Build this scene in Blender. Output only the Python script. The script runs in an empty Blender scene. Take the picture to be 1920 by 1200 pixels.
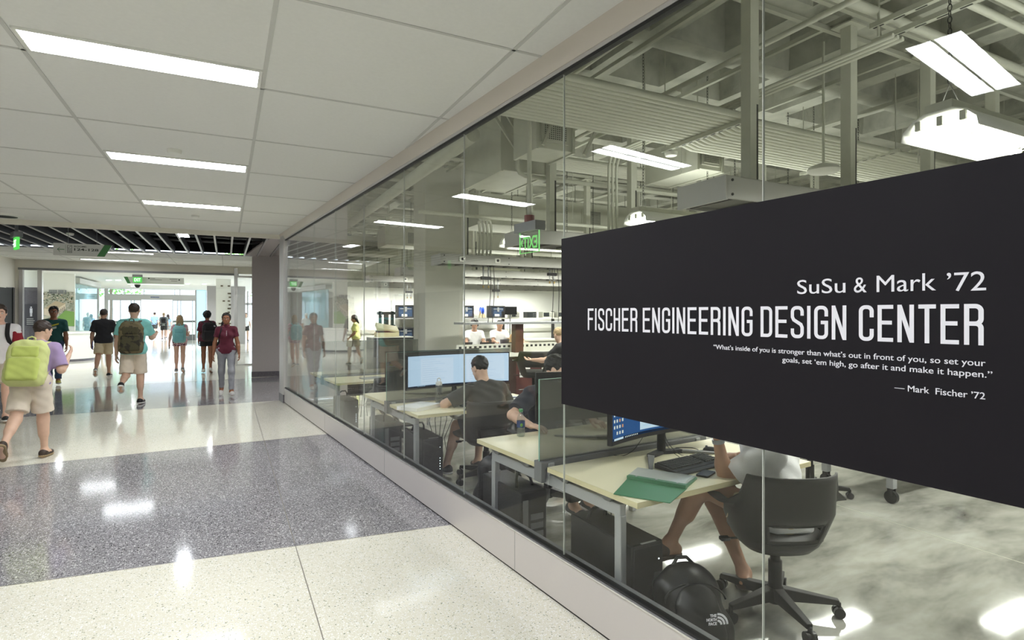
import bpy, bmesh, math, random
import numpy as np
from mathutils import Vector, Matrix

random.seed(7)
C = bpy.context.scene.collection
scene = bpy.context.scene
PI = math.pi
DEL = math.radians(4.84)          # the building grid is turned this much against the glass wall

# ------------------------------------------------------------------ camera, sky, exposure
CAM_H = 1.65
cam_d = bpy.data.cameras.new('camera')
cam = bpy.data.objects.new('camera', cam_d); C.objects.link(cam)
cam.location = (0, 0, CAM_H)
cam.rotation_euler = (PI/2, 0, -math.atan(654/1060))
cam_d.sensor_width = 36.0
cam_d.lens = 1060/1920*36.0
cam_d.shift_y = -12/1920
cam_d.clip_start = 0.02; cam_d.clip_end = 300
scene.camera = cam

world = bpy.data.worlds.new('world'); scene.world = world
world.use_nodes = True
bg = world.node_tree.nodes['Background']
bg.inputs[0].default_value = (0.80, 0.89, 1.0, 1)
bg.inputs[1].default_value = 2.8
sun_d = bpy.data.lights.new('sun', 'SUN'); sun_d.energy = 3.0; sun_d.angle = 0.01
sun = bpy.data.objects.new('sun', sun_d); C.objects.link(sun)
sun.rotation_euler = (math.radians(35), math.radians(12), math.radians(20))

vs = scene.view_settings
scene.display_settings.display_device = 'sRGB'
vs.view_transform = 'Standard'; vs.look = 'None'
vs.exposure = 0.0; vs.gamma = 1.0; vs.use_curve_mapping = False
cy = scene.cycles
cy.use_denoising = True
cy.max_bounces = 10; cy.diffuse_bounces = 5; cy.glossy_bounces = 5
cy.transmission_bounces = 6; cy.transparent_max_bounces = 32
cy.caustics_reflective = False; cy.caustics_refractive = False
cy.sample_clamp_indirect = 8.0
cy.use_adaptive_sampling = True; cy.adaptive_threshold = 0.02

CORR_E = 57.0      # radiance of the corridor strip lights
UP_W = 8.5       # watts of an added area light above each lab lamp, brightening the slab
DN_W = 37.0       # watts of light each lab lamp throws down
LAB_E = 15.0      # radiance of the lab tube lights

# ------------------------------------------------------------------ frames
def W(a, b, z=0.0):
    """building grid -> world (a across the corridor, b along it)"""
    return Vector((a*math.cos(DEL)+b*math.sin(DEL), -a*math.sin(DEL)+b*math.cos(DEL), z))
_S, _C = math.sin(math.atan(654/1060)), math.cos(math.atan(654/1060))
def a_at(u, b):
    """grid coordinate a of the bearing of picture column u at depth b"""
    q = (u-960)/1060.0
    x, y = _S+q*_C, _C-q*_S
    ra, rb = x*math.cos(DEL)-y*math.sin(DEL), x*math.sin(DEL)+y*math.cos(DEL)
    return ra*b/rb
def z_at(u, v, b):
    q = (u-960)/1060.0
    x, y = _S+q*_C, _C-q*_S
    return CAM_H + (588-v)/1060.0*b/(x*math.sin(DEL)+y*math.cos(DEL))

# ------------------------------------------------------------------ materials
def lin(c):
    if isinstance(c, (int, float)): c = (c, c, c)
    return tuple(((x/255)/12.92 if x/255 <= .04045 else ((x/255+.055)/1.055)**2.4) for x in c)
def _new(name):
    m = bpy.data.materials.new(name); m.use_nodes = True
    return m, m.node_tree, m.node_tree.nodes['Principled BSDF']
def mat(name, col, rough=.5, metal=0., var=0., vscale=6., bump=0., bscale=80., coat=0., sheen=0., spec=None):
    m, nt, p = _new(name)
    c = lin(col)
    p.inputs['Base Color'].default_value = (*c, 1)
    p.inputs['Roughness'].default_value = rough; p.inputs['Metallic'].default_value = metal
    if spec is not None: p.inputs['Specular IOR Level'].default_value = spec
    if coat: p.inputs['Coat Weight'].default_value = coat; p.inputs['Coat Roughness'].default_value = .08
    if sheen: p.inputs['Sheen Weight'].default_value = sheen
    if var or bump:
        tc = nt.nodes.new('ShaderNodeTexCoord')
    if var:
        n = nt.nodes.new('ShaderNodeTexNoise'); n.inputs['Scale'].default_value = vscale; n.inputs['Detail'].default_value = 5
        nt.links.new(tc.outputs['Object'], n.inputs['Vector'])
        r = nt.nodes.new('ShaderNodeValToRGB')
        r.color_ramp.elements[0].position = .3; r.color_ramp.elements[1].position = .7
        r.color_ramp.elements[0].color = (*[x*(1-var) for x in c], 1)
        r.color_ramp.elements[1].color = (*[min(1, x*(1+var)) for x in c], 1)
        nt.links.new(n.outputs['Fac'], r.inputs['Fac']); nt.links.new(r.outputs['Color'], p.inputs['Base Color'])
    if bump:
        n2 = nt.nodes.new('ShaderNodeTexNoise'); n2.inputs['Scale'].default_value = bscale; n2.inputs['Detail'].default_value = 4
        nt.links.new(tc.outputs['Object'], n2.inputs['Vector'])
        b = nt.nodes.new('ShaderNodeBump'); b.inputs['Strength'].default_value = bump; b.inputs['Distance'].default_value = .01
        nt.links.new(n2.outputs['Fac'], b.inputs['Height']); nt.links.new(b.outputs['Normal'], p.inputs['Normal'])
    return m
def emit(name, col, strength):
    m = bpy.data.materials.new(name); m.use_nodes = True; nt = m.node_tree
    nt.nodes.clear()
    e = nt.nodes.new('ShaderNodeEmission'); o = nt.nodes.new('ShaderNodeOutputMaterial')
    e.inputs[0].default_value = (*lin(col), 1); e.inputs[1].default_value = strength
    nt.links.new(e.outputs[0], o.inputs[0])
    return m
def glass(name, tint=(.95, .97, .95), frost=0., fcol=200, f0=.024, rough=0.):
    """thin architectural pane: tinted see-through, Schlick mirror, optional frosting"""
    m = bpy.data.materials.new(name); m.use_nodes = True; nt = m.node_tree; nt.nodes.clear()
    o = nt.nodes.new('ShaderNodeOutputMaterial')
    t = nt.nodes.new('ShaderNodeBsdfTransparent'); t.inputs[0].default_value = (*tint, 1)
    g = nt.nodes.new('ShaderNodeBsdfGlossy'); g.inputs['Roughness'].default_value = rough
    lw = nt.nodes.new('ShaderNodeLayerWeight'); lw.inputs[0].default_value = .5
    pw = nt.nodes.new('ShaderNodeMath'); pw.operation = 'POWER'; pw.inputs[1].default_value = 5
    nt.links.new(lw.outputs['Facing'], pw.inputs[0])
    ma = nt.nodes.new('ShaderNodeMath'); ma.operation = 'MULTIPLY_ADD'; ma.inputs[1].default_value = 1-f0; ma.inputs[2].default_value = f0
    nt.links.new(pw.outputs[0], ma.inputs[0])
    mx = nt.nodes.new('ShaderNodeMixShader')
    nt.links.new(ma.outputs[0], mx.inputs[0])
    base = t.outputs[0]
    if frost:
        d = nt.nodes.new('ShaderNodeBsdfTranslucent'); d.inputs[0].default_value = (*lin(fcol), 1)
        d2 = nt.nodes.new('ShaderNodeBsdfDiffuse'); d2.inputs[0].default_value = (*lin(fcol), 1)
        m2 = nt.nodes.new('ShaderNodeMixShader'); m2.inputs[0].default_value = .5
        nt.links.new(d.outputs[0], m2.inputs[1]); nt.links.new(d2.outputs[0], m2.inputs[2])
        m3 = nt.nodes.new('ShaderNodeMixShader'); m3.inputs[0].default_value = frost
        nt.links.new(base, m3.inputs[1]); nt.links.new(m2.outputs[0], m3.inputs[2]); base = m3.outputs[0]
    nt.links.new(base, mx.inputs[1]); nt.links.new(g.outputs[0], mx.inputs[2])
    nt.links.new(mx.outputs[0], o.inputs[0])
    return m
def terrazzo(name, base, dark, light, scale, pd, pl, rough=.09):
    m, nt, p = _new(name)
    geo = nt.nodes.new('ShaderNodeNewGeometry')
    def chips(sc, seed):
        mp = nt.nodes.new('ShaderNodeMapping'); mp.inputs['Location'].default_value = (seed, seed*1.7, 0)
        nt.links.new(geo.outputs['Position'], mp.inputs['Vector'])
        v = nt.nodes.new('ShaderNodeTexVoronoi'); v.inputs['Scale'].default_value = sc
        nt.links.new(mp.outputs[0], v.inputs['Vector'])
        sp = nt.nodes.new('ShaderNodeSeparateColor'); nt.links.new(v.outputs['Color'], sp.inputs[0])
        return v, sp
    def gate(v, sp, ch, prob, rad):
        a = nt.nodes.new('ShaderNodeMath'); a.operation = 'LESS_THAN'; a.inputs[1].default_value = prob
        nt.links.new(sp.outputs[ch], a.inputs[0])
        b = nt.nodes.new('ShaderNodeMath'); b.operation = 'LESS_THAN'; b.inputs[1].default_value = rad
        nt.links.new(v.outputs['Distance'], b.inputs[0])
        c = nt.nodes.new('ShaderNodeMath'); c.operation = 'MULTIPLY'
        nt.links.new(a.outputs[0], c.inputs[0]); nt.links.new(b.outputs[0], c.inputs[1])
        return c.outputs[0]
    n = nt.nodes.new('ShaderNodeTexNoise'); n.inputs['Scale'].default_value = .8; n.inputs['Detail'].default_value = 4
    nt.links.new(geo.outputs['Position'], n.inputs['Vector'])
    r = nt.nodes.new('ShaderNodeValToRGB'); b0 = lin(base)
    r.color_ramp.elements[0].position = .3; r.color_ramp.elements[0].color = (*[x*.93 for x in b0], 1)
    r.color_ramp.elements[1].position = .7; r.color_ramp.elements[1].color = (*[min(1, x*1.05) for x in b0], 1)
    nt.links.new(n.outputs['Fac'], r.inputs[0])
    cur = r.outputs[0]
    for (col, sc, prob, seed, rad) in ((light, scale, pl, 0., .45), (dark, scale*1.15, pd, 5.3, .42), (dark, scale*.7, pd*.35, 9.1, .38), (light, scale*2, pl, 2.2, .5)):
        v, sp = chips(sc, seed)
        mx = nt.nodes.new('ShaderNodeMixRGB'); mx.inputs[2].default_value = (*lin(col), 1)
        nt.links.new(gate(v, sp, 0, prob, rad), mx.inputs[0]); nt.links.new(cur, mx.inputs[1]); cur = mx.outputs[0]
    nt.links.new(cur, p.inputs['Base Color'])
    p.inputs['Roughness'].default_value = rough
    p.inputs['Specular IOR Level'].default_value = .6
    return m
def patchy(name, cols, scale, rough, stretch=(1, 1, 1), detail=8, bump=0.):
    m, nt, p = _new(name)
    geo = nt.nodes.new('ShaderNodeNewGeometry'); mp = nt.nodes.new('ShaderNodeMapping'); mp.inputs['Scale'].default_value = stretch
    nt.links.new(geo.outputs['Position'], mp.inputs['Vector'])
    n = nt.nodes.new('ShaderNodeTexNoise'); n.inputs['Scale'].default_value = scale; n.inputs['Detail'].default_value = detail; n.inputs['Roughness'].default_value = .62; n.inputs['Distortion'].default_value = .25
    nt.links.new(mp.outputs[0], n.inputs['Vector'])
    r = nt.nodes.new('ShaderNodeValToRGB'); e = r.color_ramp.elements
    e[0].position = .28; e[0].color = (*lin(cols[0]), 1); e[1].position = .72; e[1].color = (*lin(cols[-1]), 1)
    if len(cols) == 3:
        k = e.new(.48); k.color = (*lin(cols[1]), 1)
    nt.links.new(n.outputs['Fac'], r.inputs[0]); nt.links.new(r.outputs[0], p.inputs['Base Color'])
    p.inputs['Roughness'].default_value = rough
    if bump:
        n2 = nt.nodes.new('ShaderNodeTexNoise'); n2.inputs['Scale'].default_value = 30; n2.inputs['Detail'].default_value = 5
        nt.links.new(geo.outputs['Position'], n2.inputs['Vector'])
        b = nt.nodes.new('ShaderNodeBump'); b.inputs['Strength'].default_value = bump; b.inputs['Distance'].default_value = .02
        nt.links.new(n2.outputs['Fac'], b.inputs['Height']); nt.links.new(b.outputs['Normal'], p.inputs['Normal'])
    return m
def camo(name, cols, scale, rough=.8):
    m = patchy(name, cols, scale, rough, detail=3)
    r = [n for n in m.node_tree.nodes if n.type == 'VALTORGB'][0]; r.color_ramp.interpolation = 'CONSTANT'
    t = m.node_tree.nodes.new('ShaderNodeTexCoord'); mp = [n for n in m.node_tree.nodes if n.type == 'MAPPING'][0]
    m.node_tree.links.new(t.outputs['Object'], mp.inputs['Vector'])
    return m

M = {}
M['cream_terrazzo'] = terrazzo('cream_terrazzo', (231, 226, 208), (150, 154, 130), (248, 246, 240), 95, .09, .30)
M['grey_terrazzo'] = terrazzo('grey_terrazzo', (142, 139, 142), (80, 77, 80), (214, 211, 212), 75, .30, .22)
M['brass'] = mat('divider_strip', (196, 190, 180), .3, .8)
M['lab_floor'] = patchy('polished_concrete', [(86, 86, 78), (150, 149, 140), (186, 185, 176)], 1.9, .06, (.6, 1.5, 1), 14)
M['joint'] = mat('floor_joint', (196, 192, 172), .5)
M['tile'] = mat('ceiling_tile', (236, 236, 232), .9, var=.015, vscale=40)
M['grid'] = mat('ceiling_grid', (205, 205, 200), .6)
M['cream_paint'] = mat('cream_paint', (226, 222, 210), .6, var=.01)
M['white_paint'] = mat('white_paint', (240, 240, 232), .7, var=.01)
M['grey_paint'] = mat('grey_paint', (150, 146, 144), .8, var=.05, vscale=60, bump=.1, bscale=200)
M['warm_grey'] = mat('warm_grey_fabric_wall', (196, 189, 185), .85, var=.06, vscale=90, bump=.2, bscale=300)
M['column_paint'] = mat('column_paint', (205, 204, 192), .7, var=.02)
M['granite'] = terrazzo('granite', (92, 88, 94), (52, 50, 54), (140, 136, 140), 120, .3, .2, .3)
M['dark'] = mat('black_matte', (14, 14, 15), .6)
M['soft_black'] = mat('soft_black', (22, 21, 23), .55)
M['black_gloss'] = mat('black_gloss', (16, 16, 18), .25)
M['plenum'] = mat('dark_plenum', (18, 18, 22), .95)
M['slat'] = mat('dark_slat', (60, 59, 64), .6)
M['alu'] = mat('anodised_aluminium', (196, 193, 192), .38, .35)
M['plate'] = mat('kick_plate', (206, 200, 198), .32, .25)
M['bright_alu'] = mat('bright_aluminium', (226, 224, 222), .2, .7)
M['trim'] = mat('head_trim', (208, 200, 190), .4, .2)
M['gasket'] = mat('black_gasket', (10, 10, 11), .5)
M['film'] = mat('black_film', (26, 23, 28), .6, spec=.2)
M['letter'] = mat('white_lettering', (240, 238, 244), .6)
M['glass'] = glass('clear_glass', (.972, .98, .972))
M['cyan_glass'] = glass('blue_tinted_glass', (.78, .93, .97), .38, (190, 232, 240))
M['entry_glass'] = glass('entrance_glass', (.9, .95, .96))
M['smoke_glass'] = glass('frosted_divider_glass', (.60, .61, .59), .24, (172, 172, 164))
M['glass_edge'] = mat('green_glass_edge', (140, 180, 162), .2)
M['seam'] = mat('clear_silicone', (186, 188, 182), .15)
M['concrete'] = patchy('painted_concrete', [(140, 141, 129), (178, 179, 166), (202, 203, 190)], 2.2, .85, bump=.25)
M['steel_paint'] = mat('painted_steel', (198, 199, 184), .5, var=.04, vscale=12)
M['conduit'] = mat('painted_conduit', (200, 201, 186), .5, var=.03, vscale=20)
M['duct'] = mat('painted_duct', (196, 197, 182), .55, var=.05, vscale=5)
M['strut'] = mat('painted_strut', (184, 185, 170), .5)
M['slot'] = mat('dark_slot', (50, 50, 44), .8)
M['trough'] = mat('grey_trough', (174, 173, 167), .45, .15)
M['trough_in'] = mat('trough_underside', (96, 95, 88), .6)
M['white_gloss'] = mat('white_gloss', (240, 240, 232), .3)
M['white_plastic'] = mat('white_plastic', (235, 235, 228), .4)
M['grille_dark'] = mat('grille_dark', (70, 72, 66), .8)
M['red_paint'] = mat('dull_red', (120, 60, 60), .6)
M['lit_strip'] = emit('lit_diffuser', (246, 250, 255), CORR_E)
M['lit_tube'] = emit('lit_tubes', (252, 255, 240), LAB_E)
M['exit_green'] = emit('exit_green_lit', (140, 236, 132), 1.0)
M['exit_face'] = emit('exit_face_lit', (96, 226, 96), 1.0)
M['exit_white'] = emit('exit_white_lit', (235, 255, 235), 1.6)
M['acrylic'] = glass('clear_acrylic', (.93, .97, .92))
M['laminate'] = mat('cream_laminate', (236, 229, 196), .38, var=.02, vscale=5)
M['lam_edge'] = mat('laminate_edge', (214, 205, 164), .5)
M['silver'] = mat('silver_metal', (176, 178, 180), .38, .45)
M['silver_dark'] = mat('grey_metal', (128, 129, 130), .45, .35)
M['chair_plastic'] = mat('charcoal_plastic', (52, 51, 48), .5)
M['chair_black'] = mat('black_nylon', (24, 23, 23), .5)
M['caster'] = mat('caster_wheel', (28, 28, 28), .35)
M['caster_grey'] = mat('caster_hood', (92, 92, 90), .4)
M['pc'] = mat('black_case', (14, 14, 14), .45)
M['led'] = emit('white_led', (235, 245, 255), 3)
M['scr_pale'] = emit('screen_pale_blue', (192, 220, 242), 1.0)
M['scr_pale2'] = emit('screen_pale_grey', (205, 226, 244), 1.0)
M['scr_blue'] = emit('screen_blue', (38, 84, 138), .9)
M['scr_win'] = emit('screen_window', (196, 222, 236), .95)
M['scr_bar'] = emit('screen_taskbar', (22, 40, 66), .8)
M['scr_icon'] = emit('screen_icon', (216, 226, 214), .9)
M['scr_icon2'] = emit('screen_icon_tint', (200, 150, 110), .9)
M['scr_line'] = emit('screen_line', (170, 205, 235), .95)
M['maroon_cab'] = mat('maroon_wood', (76, 34, 34), .45, var=.1, vscale=4)
M['bench_top'] = mat('bench_top', (216, 215, 204), .35)
M['beige_case'] = mat('beige_case', (206, 199, 160), .5)
M['teal_metal'] = mat('dark_teal_metal', (52, 76, 78), .45, .3)
M['blue_plastic'] = mat('blue_plastic', (38, 84, 190), .4)
M['gold'] = mat('gold_metal', (190, 160, 90), .4, .6)
M['instrument'] = mat('instrument_case', (190, 190, 176), .5)
M['instr_dark'] = mat('instrument_screen', (44, 48, 50), .3)
M['bg_blue'] = mat('printer_glass', (52, 66, 88), .2, var=.3, vscale=14)
M['paper'] = mat('paper', (240, 240, 236), .7)
M['green_folder'] = mat('green_folder', (74, 128, 92), .4)
M['clear_page'] = glass('clear_page', (.93, .95, .93), .82, (250, 252, 248))
M['water'] = glass('clear_plastic', (.88, .9, .88), .08, 230, .06)
M['label_blue'] = mat('bottle_label', (40, 62, 110), .4)
M['green_cap'] = mat('green_cap', (60, 140, 84), .4)
M['lime'] = mat('lime_plastic', (120, 175, 70), .4)
M['key'] = mat('key_caps', (56, 55, 53), .55)
M['cable'] = mat('black_cable', (24, 24, 24), .5)
M['grass'] = patchy('lawn_outside', [(196, 208, 180), (206, 216, 190), (216, 222, 204)], 2., .9)
M['pave'] = mat('paving_outside', (215, 214, 208), .8)
M['town'] = patchy('picture_town', [(96, 112, 80), (168, 168, 152), (206, 204, 194)], 9., .7)
M['leaf'] = patchy('foliage_outside', [(90, 140, 70), (140, 190, 100), (190, 220, 150)], 3., .8)
M['sign_grey'] = mat('sign_grey', (190, 190, 184), .5)
M['sign_green'] = mat('sign_green', (54, 110, 58), .5)
M['sign_ink'] = mat('sign_ink', (48, 52, 44), .6)

# ------------------------------------------------------------------ mesh building
class MB:
    """collects shapes; verts are in the local frame of the object they end up in"""
    def __init__(s): s.v = []; s.f = []; s.m = []; s.mats = []
    def mi(s, m):
        if m is None: return 0
        if m not in s.mats: s.mats.append(m)
        return s.mats.index(m)
    def add(s, vs, fs, m=None):
        o = len(s.v); s.v += [tuple(p) for p in vs]; k = s.mi(m)
        for f in fs: s.f.append([i+o for i in f]); s.m.append(k)
        return s
    def box(s, lo, hi, m=None):
        x0, y0, z0 = lo; x1, y1, z1 = hi
        return s.add([(x0, y0, z0), (x1, y0, z0), (x1, y1, z0), (x0, y1, z0), (x0, y0, z1), (x1, y0, z1), (x1, y1, z1), (x0, y1, z1)],
                     [(3, 2, 1, 0), (4, 5, 6, 7), (0, 1, 5, 4), (1, 2, 6, 5), (2, 3, 7, 6), (3, 0, 4, 7)], m)
    def rbox(s, lo, hi, r=.02, m=None, axis=2, n=4):
        """box with rounded vertical (axis) edges"""
        i, j = [k for k in range(3) if k != axis]
        pts = []
        for cx, cy, a0 in ((hi[i]-r, hi[j]-r, 0), (lo[i]+r, hi[j]-r, 90), (lo[i]+r, lo[j]+r, 180), (hi[i]-r, lo[j]+r, 270)):
            for k in range(n+1):
                a = math.radians(a0+90*k/n); pts.append((cx+r*math.cos(a), cy+r*math.sin(a)))
        return s.prism(pts, axis, lo[axis], hi[axis], m)
    def prism(s, pts, axis, h0, h1, m=None):
        i, j = [k for k in range(3) if k != axis]
        n = len(pts); vs = []
        for h in (h0, h1):
            for p in pts:
                q = [0, 0, 0]; q[i] = p[0]; q[j] = p[1]; q[axis] = h; vs.append(q)
        fs = [list(range(n))[::-1], list(range(n, 2*n))] + [(k, (k+1) % n, n+(k+1) % n, n+k) for k in range(n)]
        if axis == 1: fs = [list(f)[::-1] for f in fs]
        return s.add(vs, fs, m)
    def bar(s, a, b, w, h, up=(0, 0, 1), m=None, w2=None, h2=None):
        a, b = Vector(a), Vector(b); d = (b-a).normalized(); u = Vector(up)
        if abs(d.dot(u)) > .98: u = Vector((1, 0, 0))
        r = d.cross(u).normalized(); u = r.cross(d).normalized()
        w2 = w if w2 is None else w2; h2 = h if h2 is None else h2
        vs = [p+r*sx*ww/2+u*sy*hh/2 for p, ww, hh in ((a, w, h), (b, w2, h2)) for sx, sy in ((-1, -1), (1, -1), (1, 1), (-1, 1))]
        return s.add(vs, [(3, 2, 1, 0), (4, 5, 6, 7), (0, 1, 5, 4), (1, 2, 6, 5), (2, 3, 7, 6), (3, 0, 4, 7)], m)
    def tube(s, pts, r, n=10, m=None, r2=None, caps=True):
        pts = [Vector(p) for p in pts]; N = len(pts); vs = []; ref = None
        for i, p in enumerate(pts):
            d = (pts[min(i+1, N-1)]-pts[max(i-1, 0)]).normalized()
            if ref is None:
                ref = Vector((0, 0, 1)) if abs(d.z) < .9 else Vector((1, 0, 0))
            x = d.cross(ref).normalized(); y = x.cross(d).normalized(); ref = y
            rr = r if r2 is None else r+(r2-r)*i/(N-1)
            for k in range(n):
                t = 2*PI*k/n; vs.append(p+x*rr*math.cos(t)+y*rr*math.sin(t))
        fs = [(i*n+k, i*n+(k+1) % n, (i+1)*n+(k+1) % n, (i+1)*n+k) for i in range(N-1) for k in range(n)]
        if caps: fs += [list(range(n))[::-1], list(range((N-1)*n, N*n))]
        return s.add(vs, fs, m)
    def lathe(s, prof, c=(0, 0, 0), n=24, m=None, axis=2):
        """prof: (radius, height) from bottom to top"""
        i, j = [(1, 2), (2, 0), (0, 1)][axis]; vs = []
        for r, h in prof:
            for k in range(n):
                t = 2*PI*k/n; q = list(c); q[i] += r*math.cos(t); q[j] += r*math.sin(t); q[axis] += h; vs.append(q)
        N = len(prof)
        fs = [(a*n+k, a*n+(k+1) % n, (a+1)*n+(k+1) % n, (a+1)*n+k) for a in range(N-1) for k in range(n)]
        fs += [list(range(n))[::-1], list(range((N-1)*n, N*n))]
        return s.add(vs, fs, m)
    def sphere(s, c, r, n=12, m=None):
        if not hasattr(r, '__len__'): r = (r, r, r)
        vs = [(c[0], c[1], c[2]-r[2])]
        for a in range(1, n):
            t = PI*a/n
            for k in range(n*2):
                p = PI*k/n; vs.append((c[0]+r[0]*math.sin(t)*math.cos(p), c[1]+r[1]*math.sin(t)*math.sin(p), c[2]-r[2]*math.cos(t)))
        vs.append((c[0], c[1], c[2]+r[2])); w = 2*n
        fs = [(0, 1+(k+1) % w, 1+k) for k in range(w)]
        for a in range(n-2):
            fs += [(1+a*w+k, 1+a*w+(k+1) % w, 1+(a+1)*w+(k+1) % w, 1+(a+1)*w+k) for k in range(w)]
        L = len(vs)-1; fs += [(1+(n-2)*w+k, 1+(n-2)*w+(k+1) % w, L) for k in range(w)]
        return s.add(vs, fs, m)
    def grid(s, P, closed=False, m=None, skip=None):
        """P: rows of points"""
        R, Q = len(P), len(P[0]); vs = [p for row in P for p in row]; fs = []
        for a in range(R-1):
            for b in range(Q if closed else Q-1):
                if skip and skip(a, b): continue
                fs.append((a*Q+b, a*Q+(b+1) % Q, (a+1)*Q+(b+1) % Q, (a+1)*Q+b))
        return s.add(vs, fs, m)
    def xf(s, mtx):
        s.v = [tuple(mtx @ Vector(p)) for p in s.v]; return s

SMOOTH_ANGLE = math.radians(40)
def link(name, mb, m=None, parent=None, bevel=0., smooth=False, solid=0., subsurf=0, fixn=False):
    me = bpy.data.meshes.new(name)
    me.from_pydata(mb.v, [], mb.f)
    mats = mb.mats if mb.mats else [m]
    for q in mats: me.materials.append(q)
    if mb.mats and len(mb.mats) > 1: me.polygons.foreach_set('material_index', mb.m)
    if fixn:
        bm = bmesh.new(); bm.from_mesh(me); bmesh.ops.recalc_face_normals(bm, faces=bm.faces); bm.to_mesh(me); bm.free()
    if smooth:
        me.shade_smooth()
        if smooth != 'all': me.set_sharp_from_angle(angle=SMOOTH_ANGLE)
    me.update()
    o = bpy.data.objects.new(name, me); C.objects.link(o)
    if parent: o.parent = parent
    if solid:
        k = o.modifiers.new('solid', 'SOLIDIFY'); k.thickness = solid; k.offset = 0
    if subsurf:
        k = o.modifiers.new('sub', 'SUBSURF'); k.levels = subsurf; k.render_levels = subsurf
    if bevel:
        k = o.modifiers.new('bevel', 'BEVEL'); k.width = bevel; k.segments = 2; k.limit_method = 'ANGLE'; k.angle_limit = math.radians(50)
        k.harden_normals = False
    return o
def tag(o, label, cat, group=None, kind=None):
    o['label'] = label; o['category'] = cat
    if group: o['group'] = group
    if kind: o['kind'] = kind
    return o
def thing(name, label, cat, loc=(0, 0, 0), rz=0., group=None, rot=None):
    o = bpy.data.objects.new(name, None); C.objects.link(o)
    o.empty_display_size = .1
    o.location = loc; o.rotation_euler = rot or (0, 0, rz)
    return tag(o, label, cat, group)
def solo(name, mb, m, label, cat, loc=(0, 0, 0), rz=0., group=None, rot=None, kind=None, **kw):
    o = link(name, mb, m, None, **kw); o.location = loc; o.rotation_euler = rot or (0, 0, rz)
    return tag(o, label, cat, group, kind)
def struct(name, mb, m, loc=(0, 0, 0), rz=0., parent=None, **kw):
    o = link(name, mb, m, parent, **kw)
    if not parent: o.location = loc; o.rotation_euler = (0, 0, rz)
    o['kind'] = 'structure'
    return o
def dup(root, loc, rz=None, label=None, group=None, rot=None):
    def cp(o, par):
        c = o.copy(); C.objects.link(c)
        if par is not None: c.parent = par
        for ch in o.children: cp(ch, c)
        return c
    r = cp(root, None); r.location = loc
    if rz is not None: r.rotation_euler = (0, 0, rz)
    if rot is not None: r.rotation_euler = rot
    if label: r['label'] = label
    if group: r['group'] = group
    return r

_font_cache = {}
def text_mb(body, width=None, height=None, offset=0., m=None, align='LEFT', space=1.):
    """lettering laid flat in x (reading) / z (up), baseline z=0, fitted to width and cap height"""
    cu = bpy.data.curves.new('t', 'FONT'); cu.body = body; cu.size = 1; cu.offset = offset; cu.space_character = space
    cu.resolution_u = 4; cu.extrude = .004
    ob = bpy.data.objects.new('t', cu); C.objects.link(ob)
    dg = bpy.context.evaluated_depsgraph_get(); me = bpy.data.meshes.new_from_object(ob.evaluated_get(dg))
    vs = [v.co.copy() for v in me.vertices]; fs = [list(p.vertices) for p in me.polygons]
    bpy.data.objects.remove(ob); bpy.data.curves.remove(cu); bpy.data.meshes.remove(me)
    x0 = min(v.x for v in vs); x1 = max(v.x for v in vs)
    cap = .73
    sy = (height or .1)/cap; sx = sy if width is None else width/(x1-x0)
    mb = MB(); dx = {'LEFT': x0, 'RIGHT': x1, 'CENTER': (x0+x1)/2}[align]
    mb.add([((v.x-dx)*sx, -v.z*.2, v.y*sy) for v in vs], fs, m)
    return mb

# ------------------------------------------------------------------ smooth bodies from distance fields
def V(*a): return np.array(a if len(a) == 3 else a[0], float)
def nrm(v): return v/(np.linalg.norm(v)+1e-9)
def cone(a, b, r1, r2=None, k=.03, flat=None, cuts=(), sub=False):
    a, b = V(a), V(b); r2 = r1 if r2 is None else r2
    ext = max(r1, r2)*1.05
    def fn(P):
        Q = P-a; ba = b-a; f = 1.
        if flat is not None:
            n, fl = flat; n = nrm(n)
            Q = Q+np.multiply.outer(Q@n, n)*(1/fl-1); ba = ba+n*(ba@n)*(1/fl-1)
        h = np.clip((Q@ba)/(ba@ba+1e-9), 0, 1)
        d = np.linalg.norm(Q-np.multiply.outer(h, ba), axis=-1)-(r1+(r2-r1)*h)
        for p, n in cuts: d = np.maximum(d, (P-p)@n)
        return d
    return dict(lo=np.minimum(a, b)-ext, hi=np.maximum(a, b)+ext, fn=fn, k=k, sub=sub)
def ell(c, r, X, Y, Z, k=.03, cuts=(), sub=False):
    c = V(c); r = V(r); Rm = np.stack([X, Y, Z], 1); ext = r.max()*1.05
    def fn(P):
        q = (P-c)@Rm; k0 = np.linalg.norm(q/r, axis=-1); k1 = np.linalg.norm(q/(r*r), axis=-1)+1e-9
        d = k0*(k0-1)/k1
        for p, n in cuts: d = np.maximum(d, (P-p)@n)
        return d
    return dict(lo=c-ext, hi=c+ext, fn=fn, k=k, sub=sub)
def rb(c, half, X, Y, Z, r=.04, k=.02, sub=False):
    c = V(c); half = V(half); Rm = np.stack([X, Y, Z], 1); ext = np.abs(Rm)@half*1.02
    def fn(P):
        q = np.abs((P-c)@Rm)-(half-r)
        return np.linalg.norm(np.maximum(q, 0), axis=-1)+np.minimum(q.max(-1), 0)-r
    return dict(lo=c-ext, hi=c+ext, fn=fn, k=k, sub=sub)
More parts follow.
